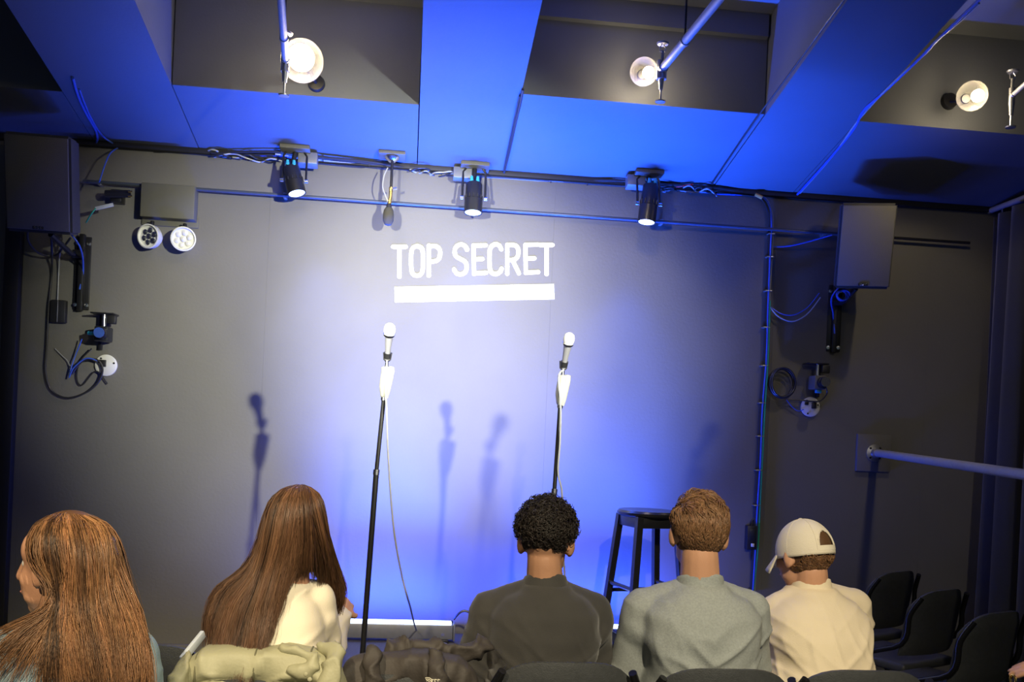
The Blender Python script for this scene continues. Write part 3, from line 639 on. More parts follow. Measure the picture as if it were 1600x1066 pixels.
# ------------------------------------------------------------------ lamps and sprinklers in the ceiling bays
def globe_lamp(px, Y, r, power, label, out, tgt, face, core=.42):
    c = P(*px, Y); t = thing('globe_lamp', label, 'lamp', c, group='globe lamps in the ceiling bays')
    mk('globe', MB().ball(V(), r, nu=28, nv=18), M_glass, t)
    d = V(out).normalized()
    mk('glow', MB().ball(d * r * .35, r * core), M_lamp, t)
    q = V((.1, 1, .15)).to_track_quat('Z', 'Y').to_matrix().to_4x4()
    mk('socket', MB().lathe([(.0, r * .85), (.022, r * .85), (.026, r * .95), (.024, r + .05), (.0, r + .055)], 18, q), M_blackm, t)
    fy = face - c.y
    mk('wall_arm', MB().tube([(q @ V((0, 0, r + .04))), V((.02, fy, .06))], .008, 8), M_blackm, t)
    mk('wall_cap', MB().lathe([(.0, -.03), (.04, -.025), (.045, 0), (.0, 0)], 20, Matrix.Translation((.02, fy, .06)) @ Matrix.Rotation(-PI / 2, 4, 'X')), M_blackm, t)
    l = bpy.data.lights.new('lamp_light', 'POINT'); l.energy = power * .45; l.color = (1, .8, .5); l.shadow_soft_size = r * .4
    lo = bpy.data.objects.new('lamp_light', l); COL.objects.link(lo); lo.location = c + V((0, -.3, -1)).normalized() * r * 1.12
    spot('lamp_beam', c + V((0, 0, -r * 1.1)), c + V(tgt), power * 2.2, (1, .82, .52), 100, .4, .02)
    return t
L1Y, L2Y, L3Y = ED1 - .45, ED2 - .18, ED3 - .25
globe_lamp((472, 95), L1Y, .10, 4.5, 'glaring bare globe lamp in the ceiling bay left of the middle beam', (0, -1, 0), (0, .45, -1), ED1, .62)
globe_lamp((1006, 112), L2Y, .07, 7, 'clear globe lamp beside the sprinkler pipe in the ceiling bay right of the middle beam', (.7, -.3, -.2), (-.1, .35, -1), ED2)
globe_lamp((1519, 150), L3Y, .075, 5, 'clear globe lamp with warm glow in the ceiling bay beyond the right beam', (.8, -.3, 0), (.1, .5, -1), ED3)
def sprinkler(p_end, p_far, rod_px, label, Y, r=.02, Yfar=None):
    c = P(*p_end, Y); t = thing('sprinkler_pipe', label, 'sprinkler', c, group='sprinkler pipes in the ceiling bays')
    f = P(*p_far, Yfar or Y - 1.0) - c
    mk('pipe', MB().tube([V(), f], r, 14), M_pipe, t)
    mk('tee', MB().tube([V((0, 0, -.05)), V((0, 0, .04))], r * 1.25, 14), M_galv, t)
    mk('end_collar', MB().tube([f * .0, f * .04], r * 1.3, 14), M_galv, t)
    mk('upright_head', MB().tube([V((0, 0, .03)), V((0, 0, .09))], .008, 8).lathe([(.0, .12), (.026, .12), (.03, .128), (.0, .13)], 14).tube([V((-.012, 0, .085)), V((-.015, 0, .105)), V((0, 0, .125))], .003, 6).tube([V((.012, 0, .085)), V((.015, 0, .105)), V((0, 0, .125))], .003, 6), M_galv, t)
    mk('pendant_head', MB().tube([V((0, 0, -.04)), V((0, 0, -.1))], [.015, .01], 10).tube([V((0, 0, -.1)), V((0, 0, -.16))], .005, 8).lathe([(.0, -.165), (.024, -.163), (.026, -.157), (.0, -.157)], 14), M_galv, t)
    if rod_px:
        k = rod_px; h = f * k; zt = zs(c.y + h.y) + top1 - c.z
        mk('hanger_rod', MB().tube([h, V((h.x, h.y, zt))], .005, 8), M_blackm, t); mk('hanger_ring', MB().tube([h - f * .012, h + f * .012], r * 1.25, 14), M_galv, t)
    return t
sprinkler((1034, 108), (1135, -15), .4, 'sprinkler pipe with heads up and down beside the globe lamp right of the middle beam', L2Y - .12, .02, L2Y - .9)
sprinkler((446, 95), (438, -20), .35, 'sprinkler pipe beside the glaring globe lamp', L1Y - .12, .016, L1Y - .9)
sprinkler((1581, 150), (1680, 60), .3, 'sprinkler pipe beyond the right beam beside the warm globe lamp', L3Y - .05, .012, L3Y - .5)

# ------------------------------------------------------------------ chairs
def make_chair():
    t = thing('folding_chair', 'x', 'chair')
    mk('seat', MB().box((0, .0, .44), (.42, .40, .045), .018, seg=3), M_chair, t)
    # back panel: curved with a rounded top
    mb = MB(); nu, nv = 16, 8; W, z0, z1 = .43, .50, .815; grid = []
    for sgn in (0, 1):
        for j in range(nv + 1):
            v_ = j / nv
            for i in range(nu + 1):
                u = i / nu * 2 - 1; zt = z1 - .085 * abs(u) ** 4.0; z = z0 + (zt - z0) * v_
                y = -.2 - (z - .45) * .18 + .045 * u * u * -1 * -1 + (0 if sgn == 0 else -.026) * (1 - .55 * abs(u) ** 6) * (1 if 0 < j < nv else .55)
                grid.append(V((u * W / 2, y, z)))
    n1 = (nu + 1) * (nv + 1); fs = []
    for j in range(nv):
        for i in range(nu):
            a = j * (nu + 1) + i; q = (a, a + 1, a + nu + 2, a + nu + 1); fs.append(q[::-1]); fs.append(tuple(k + n1 for k in q))
    edge = [i for i in range(nu + 1)] + [j * (nu + 1) + nu for j in range(1, nv + 1)] + [nv * (nu + 1) + i for i in range(nu - 1, -1, -1)] + [j * (nu + 1) for j in range(nv - 1, 0, -1)]
    for a, b in zip(edge, edge[1:] + edge[:1]): fs.append((a, b, b + n1, a + n1))
    mb.add(grid, fs); mk('backrest', mb, M_chair, t, sharp=60)
    for s in (-1, 1):
        mk('frame_tube', MB().tube(smooth_path([V((s * .225, .24, 0)), V((s * .225, .06, .42)), V((s * .225, -.19, .56)), V((s * .222, -.225, .70)), V((s * .19, -.262, .785))], 5), .0125, 10), M_tube, t)
        mk('leg', MB().tube([V((s * .205, -.26, 0)), V((s * .205, .08, .43))], .0115, 10), M_tube, t)
    mk('crossbar', MB().tube([V((-.2, -.24, .06)), V((.2, -.24, .06))], .009, 8), M_tube, t)
    mk('crossbar', MB().tube([V((-.22, .21, .10)), V((.22, .21, .10))], .009, 8), M_tube, t)
    return t
proto = make_chair(); first = True
def chair(x, y, rz, label, group=None):
    global first
    o = proto if first else copy_tree(proto); first = False
    o.location = (x, y, 0); o.rotation_euler = (0, 0, rz); o['label'] = label
    if group: o['group'] = group
    return o
def backat(px, py, z=.80):           # chair so that its back's top shows at a pixel
    p = PZ(px, py, z); return p
# the row at the right
for (px, py), rz, lab in (((1400, 896), 30, 'empty black folding chair at the wall end of the row by the curtain'), ((1470, 925), 28, 'second empty black folding chair from the wall in the row by the curtain'), ((1556, 960), 26, 'third empty black folding chair from the wall in the row by the curtain')):
    p = backat(px, py); a = math.radians(rz); chair(p.x - math.sin(a) * .24, p.y + math.cos(a) * .24, a, lab, 'empty chairs by the curtain')

# ------------------------------------------------------------------ people
def fold(freq, amp, dirv, seed=0):
    dv = V(dirv)
    def f(co):
        q = V((co.x * freq[0], co.y * freq[1], co.z * freq[2])) + V((seed, seed * 1.7, 0))
        n = noise.noise(q + dv * noise.noise(co * 3 + V((seed, 0, 0))))
        return amp * (n + .35 * noise.noise(q * 2.3)) 
    return f
def head_soup(mb, c, R, s=1.0):
    def q(x, y, z): return V(c) + R @ (V((x, y, z)) * s)
    mb.ball(q(0, -.012, .022), (.076 * s, .096 * s, .096 * s), R)
    mb.ball(q(0, .028, -.035), (.062 * s, .070 * s, .088 * s), R)
    mb.ball(q(0, .062, -.098), (.026 * s, .026 * s, .02 * s), R); mb.ball(q(0, .044, .035), (.060 * s, .046 * s, .055 * s), R)
    mb.cap(q(0, .094, .012), q(0, .112, -.028), .010 * s, .0135 * s); mb.ball(q(0, .098, -.034), (.018 * s, .014 * s, .010 * s), R)
    mb.ball(q(0, .092, -.062), (.024 * s, .014 * s, .012 * s), R)
    for e in (-1, 1):
        mb.ball(q(e * .038, .056, -.028), (.023 * s, .022 * s, .026 * s), R); mb.ball(q(e * .042, .035, -.07), (.016 * s, .035 * s, .018 * s), R)
        Re = R @ Matrix.Rotation(e * -.45, 3, 'Z')
        mb.ball(q(e * .081, -.008, -.012), (.009 * s, .02 * s, .031 * s), Re); mb.ball(q(e * .076, .0, -.03), (.008 * s, .014 * s, .018 * s), Re)
def hand_soup(mb, w, e, palm_n, s=1.0, curl=.5):
    w, e = V(w), V(e); d = (w - e).normalized(); n = (V(palm_n) - d * V(palm_n).dot(d)).normalized(); sd = d.cross(n)
    mb.cap(w, w + d * .06 * s, .026 * s, .03 * s); 
    for k in range(4):
        off = sd * ((k - 1.5) * .021 * s); L = (.07, .08, .075, .06)[k] * s; b0 = w + d * .075 * s + off
        mb.cap(w + d * .03 * s + off * .9, b0, .013 * s, .0105 * s)
        d1 = (d * math.cos(curl) + n * math.sin(curl)); b1 = b0 + d1 * L * .5; d2 = (d * math.cos(curl * 2.2) + n * math.sin(curl * 2.2)); b2 = b1 + d2 * L * .5
        mb.cap(b0, b1, .0100 * s, .0090 * s, 10); mb.cap(b1, b2, .0090 * s, .0078 * s, 10)
    t0 = w + d * .02 * s - sd * .03 * s; t1 = t0 + (d * .6 - sd * .6 + n * .3).normalized() * .035 * s; t2 = t1 + (d * .9 - sd * .2 + n * .3).normalized() * .03 * s
    mb.cap(t0, t1, .0125 * s, .0105 * s, 10); mb.cap(t1, t2, .0105 * s, .0085 * s, 10)
def torso_soup(mb, pel, nb, a, hw, g, belly=0, thick=1.0):
    # cross sections from the hips up to the neck
    rows = [(0, .165, .125), (.12, .165, .13), (.3, .155, .12), (.5, hw * .80, .122), (.68, hw * .92, .125), (.82, hw * .92, .112), (.91, hw * .72, .092), (.97, hw * .40, .075), (1.0, .062, .062)]
    n = 28; vs = []; mid = (pel + nb) * .5 + V((0, -.035, 0))
    for tt, w_, d_ in rows:
        c = pel * (1 - tt) ** 2 + mid * 2 * tt * (1 - tt) + nb * tt ** 2; f = V((-a.y, a.x, 0))
        for j in range(n):
            th = 2 * PI * j / n; cx, cy = math.cos(th), math.sin(th)
            e = 2.5; k = (abs(cx) ** e + abs(cy) ** e) ** (-1 / e)
            vs.append(c + a * (w_ * thick + g) * cx * k + f * (d_ * thick + g) * cy * k)
    m = len(rows); fs = [(i * n + j, i * n + (j + 1) % n, (i + 1) * n + (j + 1) % n, (i + 1) * n + j) for i in range(m - 1) for j in range(n)]
    fs += [tuple(range(n - 1, -1, -1)), tuple((m - 1) * n + j for j in range(n))]
    mb.add(vs, fs)
def person(label, Y, hc, nb, sl, sr, yaw, pitch, roll_, cloth, skin, sleeve, hips=None, elbows=None, wrists=None, hs=1.0, armr=1.0, seed=0, body_yaw=0, thick=1.0, collar=True, wrinkle=.013, neck=1.0):
    Hc = P(*hc, Y); Nb = P(*nb, Y - .02); SL_, SR_ = P(*sl, Y + .01), P(*sr, Y + .01)
    SL_ = SL_ + V((0, math.sin(body_yaw) * -.2, 0)); SR_ = SR_ + V((0, math.sin(body_yaw) * .2, 0))
    a = SR_ - SL_; a.z = 0; hw = a.length / 2; a.normalize(); fwd = V((-a.y, a.x, 0))
    pel = V(hips) if hips else V((Nb.x, Y - .02, .52))
    root = thing('person', label, 'person', (pel.x, pel.y, 0), group=None)
    R = Matrix.Rotation(yaw, 3, 'Z') @ Matrix.Rotation(pitch, 3, 'X') @ Matrix.Rotation(roll_, 3, 'Y')
    E = [V(q) for q in elbows] if elbows else [SL_ - a * .035 + fwd * .06 + V((0, 0, -.27)), SR_ + a * .035 + fwd * .06 + V((0, 0, -.27))]
    Wr = [V(q) for q in wrists] if wrists else [E[0] + fwd * .22 + a * .10 + V((0, 0, -.02)), E[1] + fwd * .22 - a * .10 + V((0, 0, -.02))]
    hipj = [pel - a * .09 + V((0, 0, -.02)), pel + a * .09 + V((0, 0, -.02))]
    kn = [hipj[0] + fwd * .42 - a * .05 + V((0, 0, .02)), hipj[1] + fwd * .42 + a * .05 + V((0, 0, .02))]
    an = [V((k.x, k.y, .09)) + fwd * .03 for k in kn]
    # the body
    mb = MB(); head_soup(mb, Hc, R, hs)
    nk = Hc + R @ V((0, -.03, -.06)) * hs
    mb.cap(nk, Nb + V((0, 0, -.02)), .054 * neck, .060 * neck); torso_soup(mb, pel, Nb + V((0, 0, -.02)), a, hw, -.02, thick=thick)
    for i, S_ in enumerate((SL_, SR_)):
        mb.cap(S_, E[i], .05 * armr, .04 * armr); mb.cap(E[i], Wr[i], .04 * armr, .027); hand_soup(mb, Wr[i], E[i], V((0, 0, -1)) + a * (.4 if i == 0 else -.4), .95)
        mb.cap(hipj[i], kn[i], .075, .052); mb.cap(kn[i], an[i], .05, .035)
    me = remesh(mb, 'body', .006, 5); bo = link('body', me, skin, root); bo.matrix_parent_inverse = Matrix.Translation(root.location).inverted()
    # shirt
    mb = MB(); torso_soup(mb, pel, Nb + V((0, 0, -.015)), a, hw, .012, thick=thick)
    mb.cap(Nb + V((0, 0, -.06)), Nb + V((0, 0, -.052)), .068, .066)
    for i, S_ in enumerate((SL_, SR_)):
        ins = Nb + (S_ - Nb) * .16 + V((0, 0, -.030)); out = S_; tk = min(1.0, thick)
        mb.cap(ins, out, .056 * tk, .064 * armr); mb.cap(ins + V((0, -.02, -.01)), Nb + V((0, -.01, -.045)), .056 * tk, .066); mb.cap(ins + V((0, 0, -.03)) + (S_ - Nb) * .15, out, .066 * tk, .064 * armr)
        mb.cap(ins + V((0, 0, -.06)), S_ + V((0, 0, -.05)), .083 * tk, .070 * armr); mb.cap(ins + V((0, 0, -.14)), S_.lerp(E[i], .35) - (S_ - Nb) * .12, .092 * tk, .072 * armr)
        if sleeve == 'short': mb.cap(S_, S_.lerp(E[i], .8), .066 * armr, .068 * armr)
        else: mb.cap(S_, E[i], .066 * armr, .056 * armr); mb.cap(E[i], E[i].lerp(Wr[i], .92), .056 * armr, .04)
    def crease(co):
        x_ = co.x - Nb.x; z_ = co.z
        q1 = V((x_ * 4 + seed * 3.1, co.y * 2, z_ * 13 - abs(x_) * 9 + seed)); q2 = V((x_ * 15 + z_ * 5, co.y * 6, z_ * 5 + seed * 2.3)); q3 = V((x_ * 3 - seed, co.y * 3, z_ * 4))
        r1 = max(0, 1 - abs(noise.noise(q1)) * 2.4) ** 2; r2 = max(0, 1 - abs(noise.noise(q2)) * 2.6) ** 2
        msk = .35 + .65 * max(0, min(1, noise.noise(q3) * 1.8 + .5)); low = max(.25, min(1, (Nb.z - .05 - z_) / .16))
        return (wrinkle * (r1 * msk * 1.1 + r2 * .55 * (1.35 - msk)) + .006 * noise.noise(q3 * 1.7)) * low
    me = remesh(mb, 'shirt', .007, 16, crease); so = link('shirt', me, M_cloth[cloth], root); so.matrix_parent_inverse = bo.matrix_parent_inverse
    if collar:
        rows = [(.082, -.040), (.074, -.022), (.064 * neck + .006, -.006), (.062 * neck + .0045, .006), (.060 * neck, .008), (.056 * neck, .0)]
        vs = [Nb + a * r_ * math.cos(t_) + fwd * (r_ * .95 * math.sin(t_) + .004) + V((0, 0, z_ - .020 * math.sin(t_))) for r_, z_ in rows for t_ in [2 * PI * k / 32 for k in range(32)]]
        fs = [(i * 32 + j, i * 32 + (j + 1) % 32, (i + 1) * 32 + (j + 1) % 32, (i + 1) * 32 + j) for i in range(len(rows) - 1) for j in range(32)]
        world_part('collar', MB().add(vs, fs), M_cloth[cloth], root, sharp=180)
    # trousers and shoes
    mb = MB(); mb.ball(pel + V((0, 0, -.01)), (.17, .14, .11), Matrix((a, fwd, UP)).transposed())
    for i in (0, 1): mb.cap(hipj[i], kn[i], .088, .066); mb.cap(kn[i], an[i], .064, .052)
    me = remesh(mb, 'trousers', .012, 5); o = link('trousers', me, M_cloth['trouser'], root); o.matrix_parent_inverse = bo.matrix_parent_inverse
    for i in (0, 1):
        mb = MB(); f = an[i] + fwd * .06; mb.ball(V((f.x, f.y, .045)), (.048, .135, .048), Matrix((a, fwd, UP)).transposed()); mb.cap(V((an[i].x, an[i].y, .05)), V((an[i].x, an[i].y, .11)), .045, .045)
        me = remesh(mb, 'shoe', .01, 3); o = link('shoe', me, M_shoe, root); o.matrix_parent_inverse = bo.matrix_parent_inverse
    for e in (-1, 1):
        world_part('eye', MB().ball(Hc + R @ V((e * .031, .068, .006)) * hs, .0115 * hs), M_eye, root)
    world_part('lips', MB().ball(Hc + R @ V((0, .099, -.062)) * hs, (.020, .0065, .006), R), M_lip, root)
    return root, Hc, R, Nb, a, fwd, pel, hw
def tint_mesh(strands, name, root, sides=3):
    # strands: list of (points, radius, colour)
    vs, fs, cols = [], [], []
    for pts, r, colr in strands:
        k = len(pts); o = len(vs); t = (pts[1] - pts[0]).normalized(); a = t.orthogonal().normalized()
        for i, p in enumerate(pts):
            t = (pts[min(i + 1, k - 1)] - pts[max(i - 1, 0)]).normalized(); a = (a - t * a.dot(t)); a = a.normalized() if a.length > 1e-6 else t.orthogonal(); b = t.cross(a)
            rr = r * (1 - .75 * (i / (k - 1)) ** 3) * (.6 if i == 0 else 1)
            for j in range(sides):
                th = 2 * PI * j / sides; vs.append(p + (a * math.cos(th) + b * math.sin(th)) * rr); cols.append(colr)
        for i in range(k - 1):
            for j in range(sides): fs.append((o + i * sides + j, o + i * sides + (j + 1) % sides, o + (i + 1) * sides + (j + 1) % sides, o + (i + 1) * sides + j))
    me = bpy.data.meshes.new(name); me.from_pydata([tuple(v) for v in vs], [], fs); me.update()
    at = me.color_attributes.new('tint', 'FLOAT_COLOR', 'POINT')
    buf = []
    for c in cols: buf += [c[0], c[1], c[2], 1]
    at.data.foreach_set('color', buf); me.shade_smooth()
    o = link(name, me, M_hair, root); o.matrix_parent_inverse = Matrix.Translation(root.location).inverted(); o['kind'] = 'stuff'; return o
def tint_all(o, c):
    me = o.data; at = me.color_attributes.new('tint', 'FLOAT_COLOR', 'POINT'); at.data.foreach_set('color', [c[0], c[1], c[2], 1] * len(me.vertices))
def vary(c, r, amt=.35): k = 1 + r.uniform(-amt, amt); return (c[0] * k, c[1] * k * (1 + r.uniform(-.06, .06)), c[2] * k)
def guide_hair(root, Y, guides, n, col, rad, rnd, wave=.0, base=True, jit=.006, wts=None, under=None, streak=.9, clump=.010):
    G_ = []
    for g in guides:
        wp = [P(x, y, Y + dy) for x, y, dy in g]; pts = smooth_path([wp[0] + V((0, .06, -.018))] + wp, 5)
        # even resampling to 18 points
        ls = [0]
        for p, q in zip(pts, pts[1:]): ls.append(ls[-1] + (q - p).length)
        out = []; j = 0
        for i in range(18):
            s = ls[-1] * i / 17
            while j < len(ls) - 2 and ls[j + 1] < s: j += 1
            out.append(pts[j].lerp(pts[j + 1], min(1, (s - ls[j]) / max(1e-6, ls[j + 1] - ls[j]))))
        G_.append(out)
    if base:   # closed underlayer so that the hair is a mass
        m = len(G_); off = V((0, .012, 0)); vs = []
        for lay in (0, 1):
            for g in G_:
                for i, p in enumerate(g): vs.append(p + off * (1 + lay * 1.6))
        fs = []; k = 18; n1 = m * k
        for i in (under or range(m - 1)):
            for j in range(k - 2):
                q = (i * k + j, i * k + j + 1, (i + 1) * k + j + 1, (i + 1) * k + j); fs.append(q); fs.append(tuple(x + n1 for x in q[::-1]))
        mb = MB().add(vs, fs); o = world_part('hair_underlayer', mb, M_hair, root, sharp=180); tint_all(o, tuple(c * .5 for c in col))
    S = []
    for q in range(n):
        i = rnd.choices(range(len(G_) - 1), wts)[0] if wts else rnd.randrange(len(G_) - 1); f = rnd.random(); u = i + f
        ph, am = rnd.uniform(0, 6.28), wave * rnd.uniform(.5, 1.3); jx, jy, jz = rnd.gauss(0, jit), rnd.gauss(0, jit), rnd.gauss(0, jit)
        cut = rnd.uniform(.82, 1.0); k = 16; pts = []
        lock = noise.noise(V((u * 4.1, 3.3, 0))) * .014; dep = rnd.uniform(-.012, .006)
        for s in range(k):
            x = s / (k - 1) * cut * 17; j = min(int(x), 16); ff = x - j
            p = G_[i][j].lerp(G_[i][j + 1], ff).lerp(G_[i + 1][j].lerp(G_[i + 1][j + 1], ff), f)
            e = min(1, s / 4); w_ = s / (k - 1)
            lk = noise.noise(V((u * 2.6, w_ * 1.8, 7))) * clump * e
            p = p + V((jx * e + lk + am * math.sin(ph * .25 + w_ * 9 + u) * w_, jy * e * .6 + dep * e + lock * e * .5 + am * .5 * math.cos(ph * .2 + w_ * 8), jz * .3))
            pts.append(p)
        lk2 = 1 + streak * noise.noise(V((u * 5.3, 1.7, 0))) + .5 * streak * noise.noise(V((u * 17.0, 4.7, 0))); S.append((pts, rad * rnd.uniform(.6, 1.3), tuple(c * max(.25, lk2) for c in vary(col, rnd, .35))))
    tint_mesh(S, 'hair', root)

def hair_cap(root, Hc, R, s, rad, ctr, col):
    o = world_part('hair_crown', MB().ball(Hc + R @ V(ctr) * s, tuple(k * s for k in rad), R, 32, 20), M_hair, root, sharp=180); tint_all(o, tuple(c * .6 for c in col))
rnd = random.Random(5)
# ---- woman with long golden brown hair in denim
r, Hc, R, Nb, a, fw, pel, hw = person('person with long golden brown wavy hair in a denim jacket, turned sideways', 2.3, (97, 882), (105, 975), (15, 1025), (205, 1025), math.radians(70), math.radians(-4), 0, 'denim', M_skin, 'long', seed=1, hs=1.02, thick=.95)
GB = (.25, .125, .055)
hair_cap(r, Hc, R, 1.02, (.080, .100, .096), (0, -.022, .030), GB)
guide_hair(r, 2.3, [
 [(98, 804, .05), (78, 811, .03), (64, 828, .0), (60, 858, -.04), (70, 888, -.09), (88, 914, -.115), (82, 946, -.12), (40, 968, -.12), (-25, 1000, -.12)],
 [(100, 803, .02), (82, 811, -.03), (70, 836, -.07), (67, 868, -.09), (78, 895, -.105), (93, 930, -.12), (74, 962, -.13), (35, 990, -.16), (0, 1035, -.18), (-15, 1070, -.18)],
 [(104, 803, .0), (90, 812, -.06), (80, 840, -.10), (76, 875, -.115), (84, 910, -.115), (92, 950, -.13), (86, 990, -.17), (72, 1030, -.19), (60, 1085, -.2)],
 [(108, 802, .0), (106, 815, -.07), (104, 850, -.115), (106, 900, -.13), (110, 950, -.14), (110, 1000, -.18), (104, 1085, -.2)],
 [(112, 802, .0), (122, 815, -.06), (130, 850, -.11), (135, 900, -.13), (140, 950, -.14), (146, 1000, -.18), (150, 1085, -.2)],
 [(114, 802, .0), (138, 816, -.04), (154, 845, -.08), (164, 890, -.10), (172, 940, -.12), (182, 1000, -.16), (195, 1085, -.19)],
 [(116, 802, .02), (146, 813, -.01), (170, 838, -.04), (182, 880, -.05), (193, 930, -.07), (206, 980, -.11), (220, 1030, -.14), (232, 1085, -.15)],
 [(116, 802, .04), (148, 811, .04), (172, 834, .04), (184, 870, .04), (193, 915, .02), (204, 955, -.01), (216, 995, -.06), (228, 1035, -.1), (240, 1085, -.12)],
 [(110, 804, .08), (140, 815, .09), (162, 845, .10), (174, 890, .09), (182, 940, .05), (190, 1000, 0)]], 5200, GB, .0010, rnd, wave=.014, streak=1.3, clump=.024, wts=[1.0, 1.2, 3, 3, 3, 3, 3, 3], under=range(2, 8))
# ---- woman with long straight brown hair
r, Hc, R, Nb, a, fw, pel, hw = person('person with very long straight brown hair in an ivory top', 2.65, (464, 830), (452, 905), (372, 945), (494, 938), math.radians(-25), math.radians(-12), math.radians(6), 'ivory', M_skin, 'long', seed=2, hs=.98, thick=.9,
  elbows=[P(345, 1030, 2.72), P(508, 1030, 2.72)], wrists=[P(380, 1060, 2.95), P(530, 960, 2.95)], armr=.85, collar=False)
BR = (.13, .064, .032)
hair_cap(r, Hc, R, .98, (.080, .100, .096), (0, -.018, .030), BR)
guide_hair(r, 2.65, [
 [(468, 760, .06), (448, 763, .07), (430, 778, .07), (417, 812, .06), (405, 855, .05), (380, 892, .04), (345, 914, .02), (327, 945, .02), (321, 985, 0), (323, 1015, -.02)],
 [(468, 759, .03), (446, 763, .02), (427, 785, .0), (415, 825, -.03), (402, 868, -.05), (382, 897, -.07), (352, 922, -.09), (336, 965, -.12), (330, 1012, -.13)],
 [(469, 759, .01), (448, 765, -.04), (430, 795, -.08), (420, 835, -.10), (408, 880, -.10), (394, 915, -.12), (376, 952, -.15), (366, 1000, -.17), (350, 1062, -.22)],
 [(470, 759, .0), (454, 766, -.06), (441, 795, -.10), (432, 840, -.12), (420, 885, -.115), (408, 930, -.14), (396, 980, -.16), (388, 1020, -.21), (372, 1072, -.24)],
 [(470, 759, .0), (460, 767, -.07), (452, 800, -.115), (445, 845, -.125), (435, 888, -.115), (422, 935, -.14), (412, 985, -.16), (402, 1030, -.21), (388, 1075, -.24)],
 [(471, 759, .0), (466, 767, -.07), (461, 800, -.12), (456, 845, -.125), (447, 885, -.115), (438, 918, -.13), (428, 952, -.14), (428, 985, -.15), (412, 1006, -.16)],
 [(471, 759, .0), (471, 767, -.07), (470, 800, -.12), (467, 845, -.12), (460, 885, -.11), (450, 915, -.12)],
 [(472, 759, .0), (477, 767, -.07), (480, 800, -.11), (483, 840, -.105), (485, 872, -.09), (490, 905, -.05)],
 [(472, 759, .01), (483, 766, -.05), (490, 790, -.08), (497, 830, -.07), (505, 868, -.02), (513, 905, .04), (520, 955, .08)],
 [(473, 759, .03), (487, 766, .0), (498, 787, -.02), (506, 830, -.01), (517, 870, .03), (528, 905, .06), (532, 930, .07), (527, 962, .09)],
 [(473, 760, .06), (488, 767, .05), (499, 787, .05), (508, 830, .05), (522, 872, .07), (535, 905, .09), (539, 925, .10), (531, 962, .11)]], 5600, BR, .0009, rnd, wave=.004, jit=.004, under=[0, 1, 2, 3, 6, 7, 8, 9])
# ---- short hair
def cap_hair(root, Hc, R, s, rad, ctr, n, col, length, rnd, curly=False, lo=-.45, face=.55, radii=.0016, sweep=0, hi=2):
    base = MB().ball(Hc + R @ V(ctr) * s, tuple(k * s for k in rad), R, 32, 20); o = world_part('hair_underlayer', base, M_hair, root, sharp=180); tint_all(o, tuple(c * .55 for c in col))
    S = []; k_ = 0
    while len(S) < n and k_ < n * 8:
        k_ += 1; v = V((rnd.gauss(0, 1), rnd.gauss(0, 1), rnd.gauss(0, 1))).normalized()
        if v.z < lo or v.z > hi or (v.y > face and v.z < .55): continue
        if v.y > .2 and v.z < -.05: continue
        if abs(v.x) > .8 and v.z < -.25: continue
        p0 = V((v.x * rad[0], v.y * rad[1], v.z * rad[2])) + V(ctr); nr = V((v.x / rad[0], v.y / rad[1], v.z / rad[2])).normalized()
        if curly:
            cr = rnd.uniform(.005, .009); tu = nr.orthogonal().normalized(); tv = nr.cross(tu); rot = rnd.uniform(0, 6.28); pts = []
            L_ = length * rnd.uniform(.6, 1.2) * (1.0 if v.z > 0 else max(.25, 1 + v.z * 1.3)); lean = (tu * rnd.uniform(-1, 1) + tv * rnd.uniform(-1, 1)) * .7
            for i in range(14):
                t = i / 13; an = rot + t * 11; pts.append(Hc + R @ (p0 + nr * (L_ * t) + lean * L_ * t + (tu * math.cos(an) + tv * math.sin(an)) * cr * min(1, t * 3)) * s)
            S.append((pts, .0024, vary(col, rnd, .5)))
        else:
            dn = V((0, -.35 if v.z > .2 else -.1, -1)) + V((rnd.gauss(0, .25), rnd.gauss(0, .25), rnd.gauss(0, .15)))
            fz = max(0, min(1, (v.z - .25) / .4)); fy = max(0, min(1, (v.y + .7) / 1.0)); dn = dn * (1 - fz) + V((sweep + rnd.gauss(0, .3), -.7 + 1.6 * fy + rnd.gauss(0, .15), .1)) * fz
            tg = (dn - nr * dn.dot(nr)).normalized(); L_ = length * rnd.uniform(.6, 1.2) * (1 if v.z > .3 else (.75 if v.z > 0 else .45)); tuft = max(0, noise.noise(v * 5)) * .022 * max(0, v.z); pts = []
            for i in range(7):
                t = i / 6; p = p0 + tg * L_ * t + nr * ((.006 + tuft) * math.sin(t * PI * .8) + .002) - nr * (L_ * t) ** 2 * 4.2
                pts.append(Hc + R @ p * s)
            S.append((pts, radii * rnd.uniform(.7, 1.2), vary(col, rnd, .4)))
    tint_mesh(S, 'hair', root)
r, Hc, R, Nb, a, fw, pel, hw = person('person with short dark curly hair in a black sweatshirt', 2.9, (853, 846), (852, 905), (766, 955), (925, 958), math.radians(-14), math.radians(-6), 0, 'black', M_skin2, 'long', seed=3, armr=1.0, thick=1.05)
cap_hair(r, Hc, R, 1, (.080, .098, .092), (0, -.012, .034), 1500, (.022, .016, .013), .024, rnd, True, lo=-.62)
r, Hc, R, Nb, a, fw, pel, hw = person('person with short fair brown hair in a heather grey shirt', 2.85, (1092, 834), (1094, 905), (1006, 955), (1168, 957), math.radians(-6), math.radians(-4), math.radians(2), 'grey', M_skin, 'long', seed=4, armr=1.1, thick=1.12, hs=1.04, neck=1.08)
cap_hair(r, Hc, R, 1.04, (.079, .098, .094), (0, -.012, .027), 5200, (.24, .125, .06), .04, rnd, False, lo=-.72, sweep=.3)
